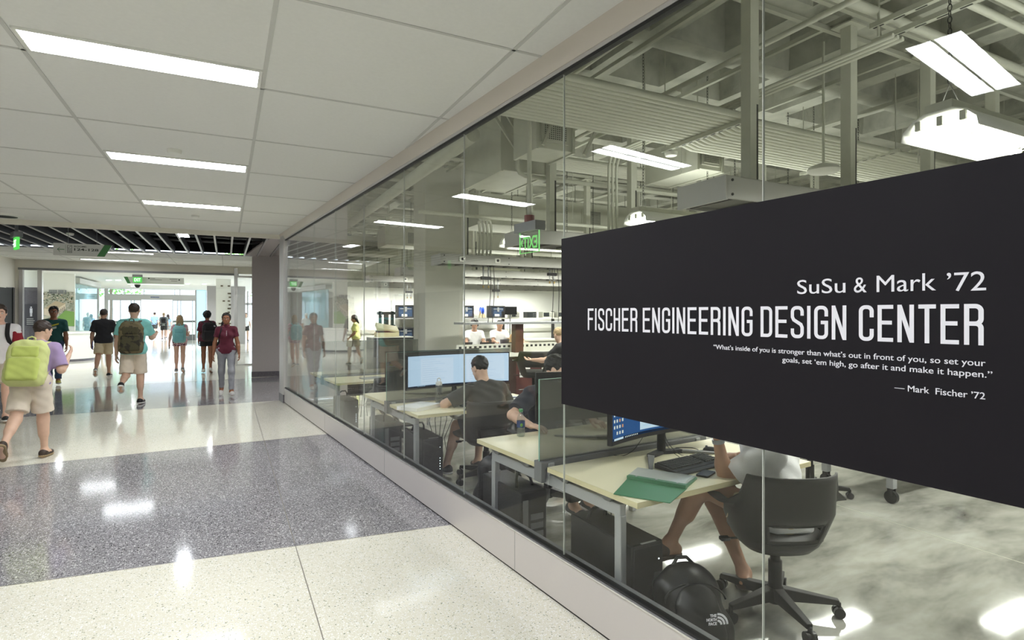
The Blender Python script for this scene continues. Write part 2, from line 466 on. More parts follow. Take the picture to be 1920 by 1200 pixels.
def nets(f, lo, vx):
    s = f < 0
    nx, ny, nz = f.shape
    corner = [(i, j, k) for i in (0, 1) for j in (0, 1) for k in (0, 1)]
    cnt = sum(s[i:nx-1+i, j:ny-1+j, k:nz-1+k].astype(np.int8) for i, j, k in corner)
    act = (cnt > 0) & (cnt < 8)
    idx = np.full(act.shape, -1, np.int64); cells = np.argwhere(act); idx[act] = np.arange(len(cells))
    acc = np.zeros((len(cells), 3)); n = np.zeros(len(cells))
    for a in corner:
        for ax in range(3):
            if a[ax]: continue
            b = list(a); b[ax] = 1
            fa = f[cells[:, 0]+a[0], cells[:, 1]+a[1], cells[:, 2]+a[2]]; fb = f[cells[:, 0]+b[0], cells[:, 1]+b[1], cells[:, 2]+b[2]]
            cr = (fa < 0) != (fb < 0)
            t = np.where(cr, fa/np.where(cr, fa-fb, 1), 0)
            p = np.array(a, float)[None, :].repeat(len(cells), 0); p[:, ax] += t
            acc[cr] += p[cr]; n[cr] += 1
    verts = lo+(cells+acc/n[:, None])*vx
    faces = []
    for ax in range(3):
        o = [k for k in range(3) if k != ax]
        A = [slice(None)]*3; B = [slice(None)]*3; A[ax] = slice(0, -1); B[ax] = slice(1, None)
        ed = s[tuple(A)] != s[tuple(B)]
        e = np.argwhere(ed); ok = (e[:, o[0]] > 0) & (e[:, o[1]] > 0) & (e[:, o[0]] < f.shape[o[0]]-1) & (e[:, o[1]] < f.shape[o[1]]-1)
        e = e[ok]
        def g(d0, d1):
            q = e.copy(); q[:, o[0]] -= d0; q[:, o[1]] -= d1; return idx[q[:, 0], q[:, 1], q[:, 2]]
        quad = np.stack([g(1, 1), g(0, 1), g(0, 0), g(1, 0)], 1)
        inside = s[e[:, 0], e[:, 1], e[:, 2]]
        flip = ~inside if ax != 1 else inside
        quad[flip] = quad[flip][:, ::-1]
        faces.append(quad)
    return verts, np.concatenate(faces)
def sdf(prims, vx, noise=None, cuts=(), cutbox=None):
    lo = np.min([p['lo'] for p in prims if not p['sub']], 0)-3*vx-.02; hi = np.max([p['hi'] for p in prims if not p['sub']], 0)+3*vx+.02
    n = np.ceil((hi-lo)/vx).astype(int)+1
    f = np.full(n, .08, np.float32)
    ax = [lo[i]+np.arange(n[i])*vx for i in range(3)]
    for p in prims:
        m = max(p['k'], .0)+3*vx
        i0 = np.maximum(((p['lo']-m-lo)/vx).astype(int), 0); i1 = np.minimum(np.ceil((p['hi']+m-lo)/vx).astype(int)+1, n)
        if (i1 <= i0).any(): continue
        sl = tuple(slice(i0[k], i1[k]) for k in range(3))
        G = np.stack(np.meshgrid(ax[0][sl[0]], ax[1][sl[1]], ax[2][sl[2]], indexing='ij'), -1)
        d = p['fn'](G); a = f[sl]; k = max(p['k'], 1e-4)
        if p['sub']:
            d = -d; h = np.clip(.5-.5*(d-a)/k, 0, 1); f[sl] = d+(a-d)*h+k*h*(1-h)
        else:
            h = np.clip(.5+.5*(d-a)/k, 0, 1); f[sl] = d+(a-d)*h-k*h*(1-h)
    if noise or cuts:
        G = np.stack(np.meshgrid(*ax, indexing='ij'), -1)
        if noise:
            amp, fr, seed = noise
            q = G*fr+seed
            f = f+amp*(np.sin(q[..., 0]*1.3+2*np.sin(q[..., 2]*.7))*np.sin(q[..., 2]*1.1+1.5*np.sin(q[..., 1]*.9))+.6*np.sin(q[..., 2]*2.3+q[..., 0]*1.7+np.sin(q[..., 1]*2.1)))
        for p, nn in cuts: f = np.maximum(f, (G-p)@nn)
    return nets(f, lo, vx)
def sdf_obj(name, parts, m, parent=None, cutter=None):
    """parts: list of (verts, faces) joined into one mesh"""
    vs = []; fs = []; o = 0
    for v, f in parts:
        vs.append(v); fs.append(f+o); o += len(v)
    v = np.concatenate(vs); f = np.concatenate(fs)
    me = bpy.data.meshes.new(name)
    me.vertices.add(len(v)); me.vertices.foreach_set('co', v.astype(np.float32).ravel())
    me.loops.add(len(f)*4); me.loops.foreach_set('vertex_index', f.astype(np.int32).ravel())
    me.polygons.add(len(f)); me.polygons.foreach_set('loop_start', np.arange(0, len(f)*4, 4, dtype=np.int32))
    me.update(calc_edges=True); me.validate(); me.shade_smooth()
    if isinstance(m, (list, tuple)):
        for q in m: me.materials.append(q)
    else: me.materials.append(m)
    ob = bpy.data.objects.new(name, me); C.objects.link(ob)
    if parent: ob.parent = parent
    return ob

# ------------------------------------------------------------------ people
def rotz(v, a):
    c, s = math.cos(a), math.sin(a); return V(v[0]*c-v[1]*s, v[0]*s+v[1]*c, v[2])
def pose(H, loc, az, legs=((0, 0, 0), (0, 0, 0)), arms=((0, 8, 15), (0, 8, 15)), lean=0., head=(0, 0), female=False, anchor=None, lat=0., twist=0., z0=None, stance=1.):
    """az: heading in degrees, 0 = +Y, clockwise. legs L,R: (hip pitch, knee bend, toe-down); arms L,R: (pitch, abduction, elbow)"""
    S = H/1.78; r = math.radians
    J = {}; up = V(0, 0, 1); fw = V(0, 1, 0)
    le = r(lean); tu = nrm(V(math.sin(r(lat)), math.sin(le), math.cos(le))); tf = nrm(V(0, math.cos(le), -math.sin(le))); tr = nrm(np.cross(tf, tu))
    if twist:
        c, s_ = math.cos(r(twist)), math.sin(r(twist)); sr = tr*c-tf*s_
    else: sr = tr
    J['pelvis'] = V(0, 0, 0); sh = .150 if female else .174
    J['neck'] = tu*.515*S; J['chest'] = tu*.36*S
    lowest = 9
    for sd, nm, (p, k, tp), ar in ((-1, 'L', legs[0], arms[0]), (1, 'R', legs[1], arms[1])):
        hip = V(sd*.088*S*stance, 0, 0)
        kn = hip+V(sd*.01, math.sin(r(p)), -math.cos(r(p)))*.44*S
        an = kn+V(0, math.sin(r(p-k)), -math.cos(r(p-k)))*.425*S
        fd = V(sd*.12, math.cos(r(tp)), -math.sin(r(tp))); fd = nrm(fd); dn = nrm(V(0, -math.sin(r(tp)), -math.cos(r(tp))))
        J['hip'+nm], J['kn'+nm], J['an'+nm] = hip, kn, an
        J['heel'+nm] = an+dn*.04*S-fd*.045*S; J['ball'+nm] = an+dn*.05*S+fd*.10*S; J['toe'+nm] = an+dn*.052*S+fd*.165*S
        for q in ('heel', 'ball', 'toe'): lowest = min(lowest, J[q+nm][2]-.032*S)
        sp = tu*.462*S+sr*sd*sh*S
        ap, ab, el = ar
        d1 = nrm(V(sd*math.sin(r(ab)), math.sin(r(ap))*math.cos(r(ab)), -math.cos(r(ap))*math.cos(r(ab))))
        d2 = nrm(V(sd*math.sin(r(ab))*.45, math.sin(r(ap+el)), -math.cos(r(ap+el))))
        J['sh'+nm] = sp; J['el'+nm] = sp+d1*.295*S; J['wr'+nm] = J['el'+nm]+d2*.25*S
    yaw, pit = r(head[0]), r(head[1])
    hf = V(math.sin(yaw)*math.cos(pit), math.cos(yaw)*math.cos(pit), -math.sin(pit)); hr = nrm(np.cross(hf, up)); hu = np.cross(hr, hf)
    J['head'] = J['neck']+tu*.06*S+hu*.125*S+hf*.02*S
    D = dict(tu=tu, tf=tf, tr=tr, hf=hf, hu=hu, hr=hr, sr=sr)
    base = J['pelvis'].copy() if anchor is None else J['ball'+anchor]*1.0
    off = V(-base[0], -base[1], -lowest if z0 is None else z0)
    a = -math.radians(az)
    for q in J: J[q] = rotz(J[q]+off, a)+V(loc[0], loc[1], 0)
    for q in D: D[q] = rotz(D[q], a)
    J.update(D); J['S'] = S; J['H'] = H; J['female'] = female; J['fw'] = rotz(fw, a); J['rt'] = rotz(V(1, 0, 0), a)
    return J
def ik(J, kind, side, target, hint):
    """bend an arm or a leg to reach target, joint pushed toward hint"""
    S = J['S']; r0, mid, end, l1, l2 = ('sh', 'el', 'wr', .295*S, .25*S) if kind == 'arm' else ('hip', 'kn', 'an', .44*S, .425*S)
    o = J[r0+side]; t = V(target); d = t-o; L = min(np.linalg.norm(d), (l1+l2)*.995); d = nrm(d); t = o+d*L
    x = (l1*l1-l2*l2+L*L)/(2*L); h = math.sqrt(max(l1*l1-x*x, 0)); hv = V(hint); hv = nrm(hv-d*(hv@d))
    J[mid+side] = o+d*x+hv*h; old = J[end+side]; J[end+side] = t
    if kind == 'leg':
        for q in ('heel', 'ball', 'toe'): J[q+side] = J[q+side]+(t-old)
def foot(J, side, fd, dn=(0, 0, -1)):
    S = J['S']; fd = nrm(V(fd)); dn = V(dn); dn = nrm(dn-fd*(dn@fd)); an = J['an'+side]
    J['heel'+side] = an+dn*.04*S-fd*.045*S; J['ball'+side] = an+dn*.05*S+fd*.10*S; J['toe'+side] = an+dn*.052*S+fd*.165*S
def torso(J, e=0., k=.05, B=1., full=True):
    S = J['S']; tu, tf, tr, sr = J['tu'], J['tf'], J['tr'], J['sr']; p, fm = J['pelvis'], J['female']; L = []
    hb = (.102 if fm else .094)*S*B+e
    L.append(cone(J['hipL']+tu*.03*S, J['hipR']+tu*.03*S, hb, k=k, flat=(tf, .95)))
    L.append(cone(p+tu*.08*S, p+tu*.22*S, (.118 if fm else .128)*S*B+e, (.112 if fm else .132)*S*B+e, k=k, flat=(tf, .76)))
    c = p+tu*.33*S; w = (.045 if fm else .070)*S
    L.append(cone(c-sr*w, c+sr*w, (.098 if fm else .108)*S*B+e, k=k, flat=(tf, .9)))
    c2 = p+tu*.42*S; L.append(cone(c2-sr*w*1.2, c2+sr*w*1.2, (.078 if fm else .09)*S*B+e, k=k, flat=(tf, .9)))
    for s in (-1, 1):
        sh = J['shL'] if s < 0 else J['shR']
        L.append(cone(p+tu*.43*S+sr*s*.05*S, sh, .056*S+e, .046*S+e, k=k))
        L.append(cone(J['neck']+tu*.012*S, sh+tu*.004*S, .040*S+e*.5, .032*S+e*.6, k=k))
        hp = J['hipL'] if s < 0 else J['hipR']
        L.append(cone(hp-tf*.035*S+tu*.0*S, hp-tf*.03*S+tu*.05*S, .078*S*B+e, k=k))
        if fm: L.append(ell(p+tu*.335*S+tf*.075*S+sr*s*.062*S, V(.050, .046, .052)*S+e, tr, tf, tu, k=k*.9))
    return L
def limb_arm(J, sd, e=0., to=1., B=1., k=.03, cut=False, flare=0.):
    S = J['S']*(.92 if J['female'] else 1); a, b, c = J['sh'+sd], J['el'+sd], J['wr'+sd]; L = []
    if to >= 1:
        L.append(cone(a, b, .05*S*B+e, .039*S*B+e, k=k)); L.append(cone(b, b+(c-b)*.35, .040*S*B+e, .040*S*B+e, k=k)); L.append(cone(b+(c-b)*.3, c, .040*S*B+e, .027*S+e, k=k))
        L.append(cone(a-nrm(b-a)*.0, a+(b-a)*.35, .056*S*B+e, .048*S*B+e, k=k))
    else:
        q = a+(b-a)*to; d = nrm(b-a)
        L.append(cone(a, q+d*.06, .054*S*B+e*.8, .044*S*B+e+flare*.6, k=k, cuts=[(q, d)]))
    return L
def limb_leg(J, sd, e=0., B=1., k=.04, upto=None, flare=0., r_knee=None):
    S = J['S']; h, kn, an = J['hip'+sd], J['kn'+sd], J['an'+sd]; L = []
    if upto is not None and upto < 1:
        q = h+(kn-h)*upto; d = nrm(kn-h)
        L.append(cone(h, q+d*.08, .086*S*B+e, .060*S*B+e+flare, k=.018, cuts=[(q, d)])); return L
    d = nrm(kn-h); L.append(cone(h, kn, .088*S*B+e, .055*S*B+e, k=k))
    sh = nrm(an-kn); back = -nrm(J['fw']-sh*(J['fw']@sh))
    c0 = kn+(an-kn)*.30+back*.018*S
    if upto is not None:                       # trousers
        q = kn+(an-kn)*(upto-1)
        L.append(cone(kn, q+sh*.06, .058*S*B+e, .050*S*B+e+flare, k=k, cuts=[(q, sh)])); return L
    L.append(cone(kn, an, .051*S*B+e, .034*S+e, k=k)); L.append(cone(c0-sh*.06*S, c0+sh*.07*S, .048*S*B+e, .042*S*B+e, k=.05))
    return L
def feet(J, sd, e=0., k=.03):
    S = J['S']; an = J['an'+sd]
    return [cone(an, J['heel'+sd], .036*S+e, .034*S+e, k=k), cone(J['heel'+sd], J['ball'+sd], .034*S+e, .036*S+e, k=k), cone(J['ball'+sd], J['toe'+sd], .036*S+e, .026*S+e, k=k), cone(an, J['ball'+sd], .033*S+e, .028*S+e, k=k)]
def headp(J):
    S = J['S']; c = J['head']; f, u, r = J['hf'], J['hu'], J['hr']; q = lambda x, y, z: c+(r*x+f*y+u*z)*S
    L = [ell(q(0, -.012, .032), V(.076, .096, .086)*S, r, f, u, k=.02), ell(q(0, .022, -.03), V(.062, .073, .088)*S, r, f, u, k=.03),
         cone(q(-.045, 0, -.055), q(0, .062, -.09), .02*S, .022*S, k=.03), cone(q(.045, 0, -.055), q(0, .062, -.09), .02*S, .022*S, k=.03),
         cone(q(-.03, .083, .022), q(.03, .083, .022), .011*S, k=.015), cone(q(0, .09, .008), q(0, .108, -.03), .009*S, .0135*S, k=.012),
         cone(q(-.018, .088, -.058), q(.018, .088, -.058), .008*S, k=.008)]
    for s in (-1, 1):
        L.append(ell(q(s*.031, .094, -.001), V(.017, .014, .012)*S, r, f, u, k=.012, sub=True))
        L.append(ell(q(s*.031, .078, -.002), V(.0125, .0125, .0125)*S, r, f, u, k=.004))
        L.append(ell(q(s*.078, -.008, -.008), V(.010, .021, .032)*S, r, nrm(f+u*.2), nrm(u-f*.2), k=.008))
    L.append(cone(J['neck']-J['tu']*.05*S, c-u*.05*S-f*.015*S, (.05 if J['female'] else .058)*S, (.047 if J['female'] else .054)*S, k=.03))
    return L
def handp(J, sd, curl=28, d=None, n=None, t=None):
    S = J['S']*(.93 if J['female'] else 1); w = J['wr'+sd]; fa = nrm(w-J['el'+sd]); s = -1 if sd == 'L' else 1
    d = fa if d is None else nrm(V(d)); t = J['fw'] if t is None else V(t); t = nrm(t-d*(t@d)); n0 = np.cross(d, t)
    if n is None: n = n0 if (n0@(-J['rt']*s)) > 0 else -n0
    else: n = n0 if (n0@V(n)) > 0 else -n0
    L = [cone(w-fa*.03*S, w+d*.03*S, .024*S, .022*S, k=.015, flat=(n, .75))]
    offs = (.030, .010, -.010, -.029); lens = (.070, .080, .074, .057)
    for i in range(4):
        kn = w+(d*(.092-.004*abs(i-1))+t*offs[i])*S
        L.append(cone(w+(d*.02+t*offs[i]*.5)*S, kn, .0135*S, .0115*S, k=.012))
        p = kn; a = math.radians(curl*.5+i*2)
        for seg, rr in ((.45, .0095), (.3, .0088), (.25, .0078)):
            q = p+(d*math.cos(a)+n*math.sin(a))*lens[i]*seg*S
            L.append(cone(p, q, rr*S, rr*.93*S, k=.003)); p = q; a += math.radians(curl*(.9 if seg > .3 else .7))
    p0 = w+(d*.025+t*.022)*S; p1 = p0+(d*.034+t*.026+n*.012)*S; p2 = p1+(d*.028+t*.006+n*.010)*S; p3 = p2+(d*.022+n*.008)*S
    L += [cone(p0, p1, .0145*S, .0115*S, k=.012), cone(p1, p2, .0112*S, .010*S, k=.004), cone(p2, p3, .0098*S, .008*S, k=.004)]
    return L
def person(label, J, skin, vx=.008, B=1., hand=((28,), (28,)), bare=None):
    """the body: one continuous mesh; hair and clothing are added as children"""
    L = torso(J, 0, B=B)
    for sd in 'LR': L += limb_arm(J, sd, B=B)+limb_leg(J, sd, B=B)+feet(J, sd)
    parts = [sdf(L+headp(J)[-1:], vx), sdf(headp(J), min(vx, .0045))]
    for sd, h in zip('LR', hand):
        if h is not None: parts.append(sdf(handp(J, sd, *h), .0034 if vx < .01 else .005))
    o = sdf_obj('person', parts, skin)
    return tag(o, label, 'person')
def finish(o):
    """move the origin of a person to the middle of its base, children follow"""
    v = np.empty(len(o.data.vertices)*3, np.float32); o.data.vertices.foreach_get('co', v); v = v.reshape(-1, 3)
    c = V((v[:, 0].min()+v[:, 0].max())/2, (v[:, 1].min()+v[:, 1].max())/2, v[:, 2].min())
    T = Matrix.Translation(-Vector(c)); done = set()
    def rec(q):
        if q.data and q.data.name not in done: q.data.transform(T); done.add(q.data.name)
        for ch in q.children: rec(ch)
    rec(o); o.location = c
    return o
def shirt(J, m, par, name='shirt', sleeve=.62, e=.014, hem=-.03, neck=.02, vx=.008, B=1., long=False, noise=.003, flare=.012, seed=0., collar=None):
    S = J['S']; L = torso(J, e, B=B); p, tu = J['pelvis'], J['tu']
    L.append(cone(p+tu*(hem+.02)*S, p+tu*.2*S, (.128 if not J['female'] else .124)*S*B+e, (.126 if not J['female'] else .112)*S*B+e, k=.05, flat=(J['tf'], .84)))
    for sd in 'LR':
        if long: L += limb_arm(J, sd, e, to=1.)
        else: L += limb_arm(J, sd, e+.004, to=sleeve, flare=flare, B=B)
    cuts = [(p+tu*hem*S, -tu), (J['neck']+tu*neck*S+J['tf']*.03, nrm(tu+J['tf']*.45))]
    o = sdf_obj(name, [sdf(L, vx, noise=(noise, 22., seed), cuts=cuts)], m, par)
    if collar:
        sdf_obj('collar', [sdf([cone(J['neck']-J['tu']*.005*S, J['neck']+tu*.035*S, .072*S, .068*S, k=.01, flat=(J['tf'], .9)), cone(J['neck']+tu*.04*S-J['tf']*.0, J['neck']+tu*.1*S, .052*S, .06*S, k=.005, sub=True)], .006)], collar, o)
    return o
def shorts(J, m, par, name='shorts', upto=.75, e=.016, top=.03, vx=.008, B=1., flare=.03, noise=.003, seed=3.):
    S = J['S']; p, tu = J['pelvis'], J['tu']; L = torso(J, e, B=B)[:2]+[q for q in torso(J, e, B=B)[6::3]][:0]
    t = torso(J, e, B=B)
    L += [t[6], t[10] if J['female'] else t[9]] if False else []
    for sd in 'LR':
        hp = J['hip'+sd]; L.append(cone(hp-J['tf']*.035*S, hp-J['tf']*.03*S+tu*.05*S, .078*S*B+e, k=.05))
        L += limb_leg(J, sd, e, B=B, upto=upto, flare=flare)
    return sdf_obj(name, [sdf(L, vx, noise=(noise, 24., seed), cuts=[(p+tu*(top+.09)*S, tu)])], m, par)
def shoe(J, sd, m, sole, par, vx=.008):
    S = J['S']; he, ba, to, an = J['heel'+sd], J['ball'+sd], J['toe'+sd], J['an'+sd]
    dn = nrm(np.cross(nrm(to-he), np.cross(nrm(to-he), an-he))); 
    if dn@(an-he) > 0: dn = -dn
    L = [cone(he, ba, .040*S, .042*S, k=.02), cone(ba, to, .042*S, .032*S, k=.02), cone(he-dn*.02*S, ba+(he-ba)*.35, .04*S, .036*S, k=.02), cone(an+dn*.0, he+(an-he)*.4, .042*S, .040*S, k=.02, cuts=[(an+dn*.005, -dn)])]
    base = he+dn*.028*S
    o = sdf_obj('shoe', [sdf(L, min(vx, .007), cuts=[(base, dn)])], m, par)
    L2 = [cone(he+dn*.01*S, ba+dn*.01*S, .046*S, .048*S, k=.02), cone(ba+dn*.01*S, to+dn*.01*S, .048*S, .036*S, k=.02)]
    sdf_obj('sole', [sdf(L2, min(vx, .007), cuts=[(base+dn*.004*S, dn), (base-dn*.018*S, -dn)])], sole, o)
    return o
def hair(J, m, par, kind='short', vx=.006, seed=1.):
    S = J['S']; c = J['head']; f, u, r = J['hf'], J['hu'], J['hr']; q = lambda x, y, z: c+(r*x+f*y+u*z)*S
    face = (q(0, .052, .045), nrm(f*.85-u*.5)); low = (q(0, 0, -.055), -u)
    L = [ell(q(0, -.016, .036), V(.084, .104, .094)*S, r, f, u, k=.01, cuts=[face, (q(0, .02, -.02), nrm(-u*.8+f*.7)), low])]
    nz = (.003, 70., seed)
    if kind == 'full':
        L = [ell(q(0, -.014, .04), V(.092, .112, .102)*S, r, f, u, k=.01, cuts=[face, (q(0, .03, -.03), nrm(-u*.8+f*.7)), (q(0, 0, -.07), -u)])]
        L.append(cone(q(-.04, .05, .1), q(.05, .07, .085), .03*S, .03*S, k=.03)); nz = (.005, 60., seed)
    if kind == 'curly':
        L = [ell(q(0, -.02, .035), V(.108, .12, .115)*S, r, f, u, k=.02, cuts=[face, (q(0, .02, -.06), nrm(-u*.7+f*.7)), (q(0, 0, -.085), -u)])]; nz = (.009, 95., seed)
    if kind in ('long', 'pony', 'bob'):
        L.append(ell(q(0, -.03, .02), V(.088, .1, .1)*S, r, f, u, k=.02, cuts=[face, (q(0, .0, -.1), nrm(-u*.3+f*1.))]))
        if kind != 'pony':
            dep = .30 if kind == 'long' else .2
            for x in (-.055, 0, .055):
                L.append(cone(q(x, -.06, -.02), q(x*1.25, -.085, -dep+abs(x)*.3), .045*S, .03*S, k=.03))
        else:
            L.append(cone(q(.03, -.10, .02), q(.075, -.09, -.12), .034*S, .03*S, k=.03)); L.append(cone(q(.075, -.09, -.12), q(.085, -.02, -.27), .03*S, .018*S, k=.03))
        nz = (.004, 60., seed)
    return sdf_obj('hair', [sdf(L, vx, noise=nz)], m, par)
def eyes(J, par, white, dark):
    S = J['S']; c = J['head']; f, u, r = J['hf'], J['hu'], J['hr']
    for s in (-1, 1):
        p = c+(r*s*.031+f*.0795-u*.002)*S
        mb = MB(); mb.sphere(p, .0122*S, 8, white); mb.sphere(p+f*.0072*S, .0068*S, 6, dark); o = link('eye', mb, white, par, smooth='all')
        mb = MB(); a = c+(r*(s*.031-.017)+f*.0955+u*.022)*S; b = c+(r*(s*.031+.017)+f*.0955+u*.022)*S
        mb.tube([a, (a+b)/2+u*.004, b], .0035*S, 6, dark); link('eyebrow', mb, dark, par, smooth='all')
    mb = MB(); a = c+(r*-.02+f*.0945-u*.058)*S; b = c+(r*.02+f*.0945-u*.058)*S
    mb.tube([a, (a+b)/2+f*.003, b], .0045*S, 6); link('mouth', mb, mat('lips', (150, 88, 80), .5), par, smooth='all')
def backpack(label, J, m, m2, w=.30, h=.46, d=.17, off=(0, 0), straps=True, one=None, hang=.44, strapmat=None, pocket=True, detail=None, ang=0.):
    """worn on the back: a thing of its own"""
    S = J['S']; tu, tf, tr = J['tu'], J['tf'], J['sr']; top = J['pelvis']+tu*(hang+.06)*S+tr*off[0]
    bk = top-tf*(.125*S+d*.5+off[1]); c = bk-tu*h*.5
    root = thing('backpack', label, 'backpack', tuple(c-tu*h*.5))
    o0 = V(*root.location)
    L = [rb(bk-tu*h*.56-o0, (w*.5, d*.42, h*.44), tr, tf, tu, .07, .05), rb(bk-tu*h*.40-o0, (w*.43, d*.38, h*.40), tr, tf, tu, .08, .05), cone(bk-tu*h*.75-tf*d*.1-o0-tr*w*.2, bk-tu*h*.75-tf*d*.1-o0+tr*w*.2, d*.42, k=.06)]
    sdf_obj('bag_body', [sdf(L, .008, noise=(.003, 30., 2.))], m, root)
    if pocket:
        pc = bk-tf*d*.42-o0
        L = [rb(pc-tu*h*.68, (w*.40, .045, h*.24), tr, tf, tu, .035, .03), rb(pc-tu*h*.30+tf*.01, (w*.34, .03, h*.12), tr, tf, tu, .025, .02)]
        sdf_obj('front_pocket', [sdf(L, .008, noise=(.002, 30., 5.))], m2, root)
        mb = MB()
        for kk in range(2):
            z = -h*(.30+.13*kk); pts = []
            for i in range(9):
                t = -1+i/4; pts.append(pc+tr*w*.40*t+tu*(z+.03*(1-t*t))-tf*(.012-.05*t*t))
            mb.tube(pts, .005, 6)
        link('zip', mb, M['dark'], root, smooth='all')
    mb = MB(); pts = [bk-o0+tr*.04*s_+tu*(.03*q)+tf*.02 for s_, q in ((-1, -.6), (-.8, 1), (0, 1.5), (.8, 1), (1, -.6))]; mb.tube(pts, .009, 6); link('grab_handle', mb, m, root, smooth='all')
    if straps:
        for sd, s in (('L', -1), ('R', 1)):
            if one and sd != one: continue
            sh = J['pelvis']+tu*.475*S+tr*s*.105*S
            P = [bk+tr*s*.07-tu*.04+tf*.05, sh-tf*.075*S+tu*.035, sh+tu*.068*S, sh+tf*.085*S+tu*.02, sh+tf*.125*S-tu*.12*S, J['pelvis']+tu*.22*S+tr*s*.135*S+tf*.07*S, J['pelvis']+tu*.14*S+tr*s*.14*S-tf*.05*S, bk-tu*(h*.85)+tr*s*(w*.42)+tf*.04]
            P = [Vector(p-o0) for p in P]; Q = []
            for i in range(len(P)-1):
                for t in (0, .25, .5, .75):
                    p0, p1, p2, p3 = P[max(i-1, 0)], P[i], P[i+1], P[min(i+2, len(P)-1)]
                    Q.append(.5*((2*p1)+(p2-p0)*t+(2*p0-5*p1+4*p2-p3)*t*t+(3*p1-p0-3*p2+p3)*t**3))
            Q.append(P[-1]); mb = MB(); wv = Vector(tr)
            rows = [[q-wv*.027, q-wv*.0, q+wv*.027] for q in Q]; mb.grid(rows)
            link('shoulder_strap', mb, strapmat or m2, root, solid=.012, smooth=True)
    return root

# ------------------------------------------------------------------ the setting
CEIL = 3.145
XG = 1.93                               # plane of the glass wall
def ab_poly(mb, pts, z, m):
    mb.add([W(a, b, z) for a, b in pts], [list(range(len(pts)))], m)
def a_wall(b): return (1.985-b*math.sin(DEL))/math.cos(DEL)
lines = [lambda a: -8.0, lambda a: .55, lambda a: 4.319-.1035*max(a, -3), lambda a: 7.988+.0526*max(a, -3), lambda a: 11.56, lambda a: 15.85+.115*max(a, -3.2), lambda a: 41.0]
fm = MB(); cols = ['grey', 'cream', 'grey', 'cream', 'grey', 'cream']
for i in range(6):
    m = M[cols[i]+'_terrazzo']
    def rt(fn):
        a = 1.5
        for _ in range(8): a = a_wall(fn(a)) if fn(a) < 11.4 else 3.6
        return a
    f0, f1 = lines[i], lines[i+1]
    r0, r1 = rt(f0), rt(f1)
    if i == 3: r1 = a_wall(11.4)
    if i == 4: r0 = 3.6
    aa = [-12.0, -3.1, -2.0, -1.0, 0.0]
    pts = [(a, f0(a)) for a in aa]+[(r0, f0(r0))]+[(r1, f1(r1))]+[(a, f1(a)) for a in aa[::-1]]
    ab_poly(fm, pts, 0, m)
struct('floor', fm, None)
mb = MB()                                # brass / zinc strips in the terrazzo
for a in (.44, -3.4):
    for b0, b1 in ((-6, 4.27), (4.31, 7.98), (8.02, 11.5)):
        p, q = W(a, b0), W(a, b1); mb.bar(p, q, .006, .002, m=M['brass'])
for i in (2, 3, 4, 5):
    p = W(-8, lines[i](-8)); r = 1.4 if i < 4 else 1.0
    mb.bar(W(-3, lines[i](-3)), W(r, lines[i](r)), .006, .002, m=M['brass'])
struct('trim_1', mb, M['brass'])
mb = MB(); mb.add([(1.985, -6, 0), (16, -6, 0), (16, 24, 0), (3.12, 24, 0), (3.12, 11.2, 0), (1.985, 11.2, 0)], [list(range(6))])
struct('floor.001', mb, M['lab_floor'])
mb = MB()
for b in (1.05, 4.0, 6.9, 9.8, 12.7): mb.bar(W(2.2, b, .0006), W(15, b, .0006), .004, .001)
for a in (4.7, 7.7, 10.7): mb.bar(W(a, -4, .0006), W(a, 19, .0006), .004, .001)
struct('trim_2', mb, M['joint'])

# corridor ceiling
SEAM = 4.10; GP = 1.245
cm = MB()
ab_poly(cm, [(-12, -8), (-12, 11.55), (a_wall(11.55)-.1, 11.55), (a_wall(-8)-.1, -8)], CEIL, M['tile'])
for k in range(-4, 3):
    a = .215+1.24*k; b1 = 11.55
    if k == 1: b1 = 5.0
    if k == 2: b1 = -5.5
    cm.bar(W(a, -7, CEIL-.001), W(a, b1, CEIL-.001), .024, .006, m=M['grid'])
for k in range(-8, 6):
    b = SEAM+GP*k; cm.bar(W(-5.15, b, CEIL-.001), W(a_wall(b)-.1, b, CEIL-.001), .02, .006, m=M['grid'])
struct('ceiling', cm, None)
c2 = MB()
ab_poly(c2, [(-5.4, 16.2), (-5.4, 20), (4, 20), (4, 16.2)], CEIL, M['tile'])
for k in range(-4, 2): c2.bar(W(.215+1.24*k-.3, 16.2, CEIL-.001), W(.215+1.24*k-.3, 20, CEIL-.001), .024, .006, m=M['grid'])
for b in (17.5, 18.75): c2.bar(W(-5.15, b, CEIL-.001), W(3.3, b, CEIL-.001), .02, .006, m=M['grid'])
struct('ceiling.001', c2, None)
c3 = MB(); ab_poly(c3, [(-12, 20.1), (-12, 41), (6, 41), (6, 20.1)], 3.12, M['tile'])
struct('ceiling.002', c3, None)
